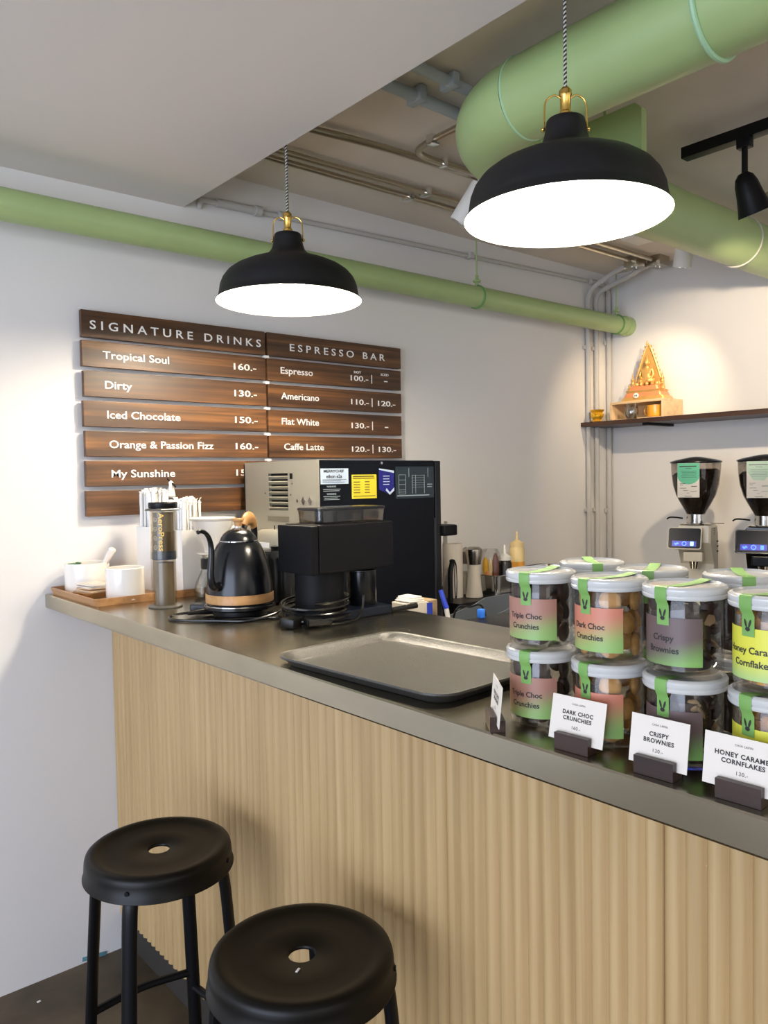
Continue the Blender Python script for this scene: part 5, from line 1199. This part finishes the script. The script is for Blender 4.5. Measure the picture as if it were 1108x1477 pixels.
# ================================================================== ESPRESSO GRINDERS
def espresso_grinder(label, x, y, rz, body_m, trim_m, green):
    t = thing('espresso_grinder', label, 'grinder', (x, y, BZ), rz=rz)
    # local frame: -x faces the photographer's side of the bar
    z0 = -BZ
    Hh = [(0.038, 1.322), (0.044, 1.335), (0.062, 1.366), (0.082, 1.405), (0.095, 1.450), (0.101, 1.500), (0.103, 1.545)]
    obj('hopper', lathe([(r, z+z0) for r, z in Hh], 48), 'hopper', t)
    bn = [(0.0, 1.323), (0.036, 1.323), (0.042, 1.336), (0.060, 1.368), (0.080, 1.407), (0.0925, 1.452), (0.098, 1.500), (0.085, 1.512), (0.0, 1.520)]
    bb = lathe([(r, z+z0) for r, z in bn], 40)
    for v in bb.verts:
        if v.co.z > 1.47+z0: v.co.z += v.co.y*(-0.10)
    b = obj('bean_fill', bb, 'beans', t); b['kind'] = 'stuff'
    obj('lid', lathe([(0.105, 1.5455+z0), (0.108, 1.549+z0), (0.107, 1.553+z0), (0.085, 1.560+z0), (0.045, 1.568+z0), (0.020, 1.573+z0), (0.0, 1.574+z0)], 48), 'black_gloss', t)
    obj('steel_collar', lathe([(0, 1.284+z0), (0.040, 1.284+z0), (0.040, 1.3215+z0), (0.0, 1.3215+z0)], 36), 'chrome', t)
    obj('adjust_disc', lathe([(0, 1.276+z0), (0.066, 1.276+z0), (0.068, 1.280+z0), (0.060, 1.2835+z0), (0.0, 1.2835+z0)], 40), 'chrome', t)
    obj('lever', tube(smooth_path([(0, 0.055, 1.302+z0), (0, 0.085, 1.306+z0), (-0.004, 0.110, 1.306+z0), (-0.006, 0.122, 1.298+z0)], 4), 0.0035, 8), 'black', t)
    obj('lever', tube([(0.0, -0.06, 1.2815+z0), (0.01, -0.115, 1.2815+z0)], 0.002, 6), 'chrome', t)
    # body in side profile (x, z), swept across y
    prof = [(-0.055, 1.200), (-0.050, 1.274), (0.105, 1.274), (0.125, 1.240), (0.135, 1.06), (0.145, 0.94), (0.145, 0.9305), (-0.060, 0.9305), (-0.060, 0.955), (0.020, 0.965), (0.028, 1.10), (-0.020, 1.165)]
    bm = bmesh.new(); loops = []
    for yy, k in ((-0.070, 0.94), (-0.062, 1.0), (0.062, 1.0), (0.070, 0.94)):
        cx, cz = 0.04, 1.10
        loops.append([(cx+(px_-cx)*k, yy, cz+(pz-cz)*k+z0) for px_, pz in prof])
    loft(loops, bm=bm)
    for v in bm.verts: v.co.z = max(v.co.z, 0.0005)
    obj('body', bm, body_m, t, angle=25)
    # screen housing, tilted
    mt = Matrix.Translation((-0.078, 0.030, 1.218+z0)) @ Matrix.Rotation(0.25, 4, 'Y')
    sh = bmesh.new(); loft([[(dx, yy, zz) for yy, zz in rrect(w_, h_, 0.010, 4)] for dx, w_, h_ in ((0.03, 0.120, 0.080), (-0.006, 0.142, 0.098), (-0.010, 0.140, 0.096))], bm=sh)
    hs = obj('screen_housing', xf(sh, mt), trim_m, t, angle=40)
    gp_ = bmesh.new(); loft([[(dx, yy, zz) for yy, zz in rrect(0.132, 0.088, 0.008, 4)] for dx in (-0.0102, -0.0112)], bm=gp_)
    obj('touch_screen', xf(gp_, mt), 'screen', hs, angle=40)
    obj('lit_band', xf(b3(-0.01155, -0.01125, -0.050, 0.050, -0.036, -0.012, 0.0), mt), 'blueglow', hs, False)
    for k, yy in enumerate((0.032, 0.0, -0.032)):
        ib = bmesh.new(); r0 = 0.0085; n_ = 12
        ring = [(-0.0119, yy+r0*math.cos(2*PI*i/n_), -0.024+r0*math.sin(2*PI*i/n_)) for i in range(n_)]
        if k == 1: tube(ring, 0.0016, 6, bm=ib, closed=True)
        elif k == 0: tube(smooth_path([(-0.0119, yy+0.008, -0.022), (-0.0119, yy+0.002, -0.029), (-0.0119, yy-0.003, -0.022), (-0.0119, yy-0.008, -0.026)], 3), 0.003, 6, bm=ib)
        else: b3(-0.0125, -0.0117, yy-0.006, yy+0.006, -0.032, -0.016, bm=ib)
        obj('screen_icon', xf(ib, mt), 'cyanlight' if k == 2 and green else 'bluelight', hs, False)
    obj('fork_holder', b3(-0.070, -0.020, -0.040, 0.040, 1.118+z0, 1.160+z0, 0.004), trim_m, t, False)
    obj('grind_spout', lathe([(0, 1.085+z0), (0.014, 1.085+z0), (0.022, 1.1175+z0), (0, 1.1175+z0)], 20, c=(-0.045, 0, 0)), 'chrome', t)
    for i in range(3):
        obj('side_button', b3(0.085, 0.100, -0.0765, -0.0710, 1.150+0.022*i+z0, 1.156+0.022*i+z0, 0.001), 'black', t, False)
    tx = bmesh.new()
    for i in range(4): b3(0.020, 0.056-0.006*(i % 2), -0.0712, -0.0703, 1.255-0.008*i+z0, 1.257-0.008*i+z0, bm=tx)
    obj('side_print', tx, 'ink', t, False)
    # paper card taped on the hopper front
    pc = b3(-0.1085, -0.1075, -0.036, 0.054, 1.398+z0, 1.545+z0)
    if rz: pass
    cd = obj('paper_card', pc, 'paper', t, False)
    gm = bmesh.new()
    if green:
        pts = [(-0.036, 1.5445), (0.054, 1.5445), (0.054, 1.490)]+[(0.009+0.045*math.cos(a), 1.490+0.036*math.sin(a)) for a in [-(PI*i/10) for i in range(1, 10)]]+[(-0.036, 1.490)]
    else: pts = [(-0.036, 1.5445), (0.054, 1.5445), (0.050, 1.500), (0.030, 1.470), (-0.010, 1.468), (-0.036, 1.495)]
    gm.faces.new([gm.verts.new((-0.1087, yy, zz+z0)) for yy, zz in pts])
    obj('green_print', gm, 'paper_green' if green else 'pale_green', cd, False)
    lt = bmesh.new()
    merge(lt, xf(text_bm('SINGLE ORIGIN' if False else '', 0.004), Matrix())) if False else None
    for i, (a_, b_, z_, h_) in enumerate(((0.046, -0.024, 1.529, 0.0045), (0.022, -0.004, 1.521, 0.002), (0.044, 0.020, 1.456, 0.002), (0.044, 0.030, 1.450, 0.002), (-0.002, -0.026, 1.444, 0.003), (0.044, 0.018, 1.437, 0.002), (0.030, 0.012, 1.427, 0.0015), (0.000, -0.026, 1.424, 0.0015), (0.016, 0.005, 1.416, 0.0012), (0.024, -0.006, 1.402, 0.002))):
        b3(-0.1090, -0.1088, b_, a_, z_+z0, z_+h_+z0, bm=lt)
    for i in range(5): b3(-0.1090, -0.1088, -0.026+0.004*(i % 2), 0.040-0.003*(i % 3), 1.510-0.0065*i+z0, 1.5115-0.0065*i+z0, bm=lt)
    obj('card_print', lt, 'ink' if green else mat('grey_ink', (0.20, 0.22, 0.20), 0.6), cd, False)
    return t
espresso_grinder('cream bodied espresso grinder with a blue lit screen and a full bean hopper', 3.30, 1.775, 0.30, 'cream_plastic', 'cream_plastic', True)
espresso_grinder('black bodied espresso grinder at the right edge, below the wall shelf', 3.30, 1.475, 0.30, 'black_gloss', 'black_gloss', False)

# small real bits: a paper fleck on the front stool, tape and chips by the wall
fk = bmesh.new(); box(fk, (0, 0, 0), (0.011, 0.004, 0.0012), (0, 0, 0.5), 0.0004)
tag(obj('paper_fleck', fk, 'paper_white', None, loc=(0.685, 1.044, 0.7153)), 'tiny white paper fleck on the seat of the front stool', 'scrap')
tp_ = bmesh.new(); box(tp_, (0, 0, 0), (0.075, 0.003, 0.012), (0, 0.12, 0), 0.0004)
tag(obj('tape_scrap', tp_, mat('blue_tape', (0.10, 0.25, 0.30), 0.6), None, loc=(0.860, D-0.0025, 0.010)), 'short strip of dull blue tape at the foot of the left wall', 'scrap')
ch = bmesh.new(); box(ch, (0, 0, 0), (0.010, 0.007, 0.002), (0, 0, 0.3), 0.0006)
tag(obj('plaster_chip', ch, 'paper_white', None, loc=(0.6626, 2.375, 0.0011)), 'small white plaster chip on the concrete floor near the left wall', 'scrap')
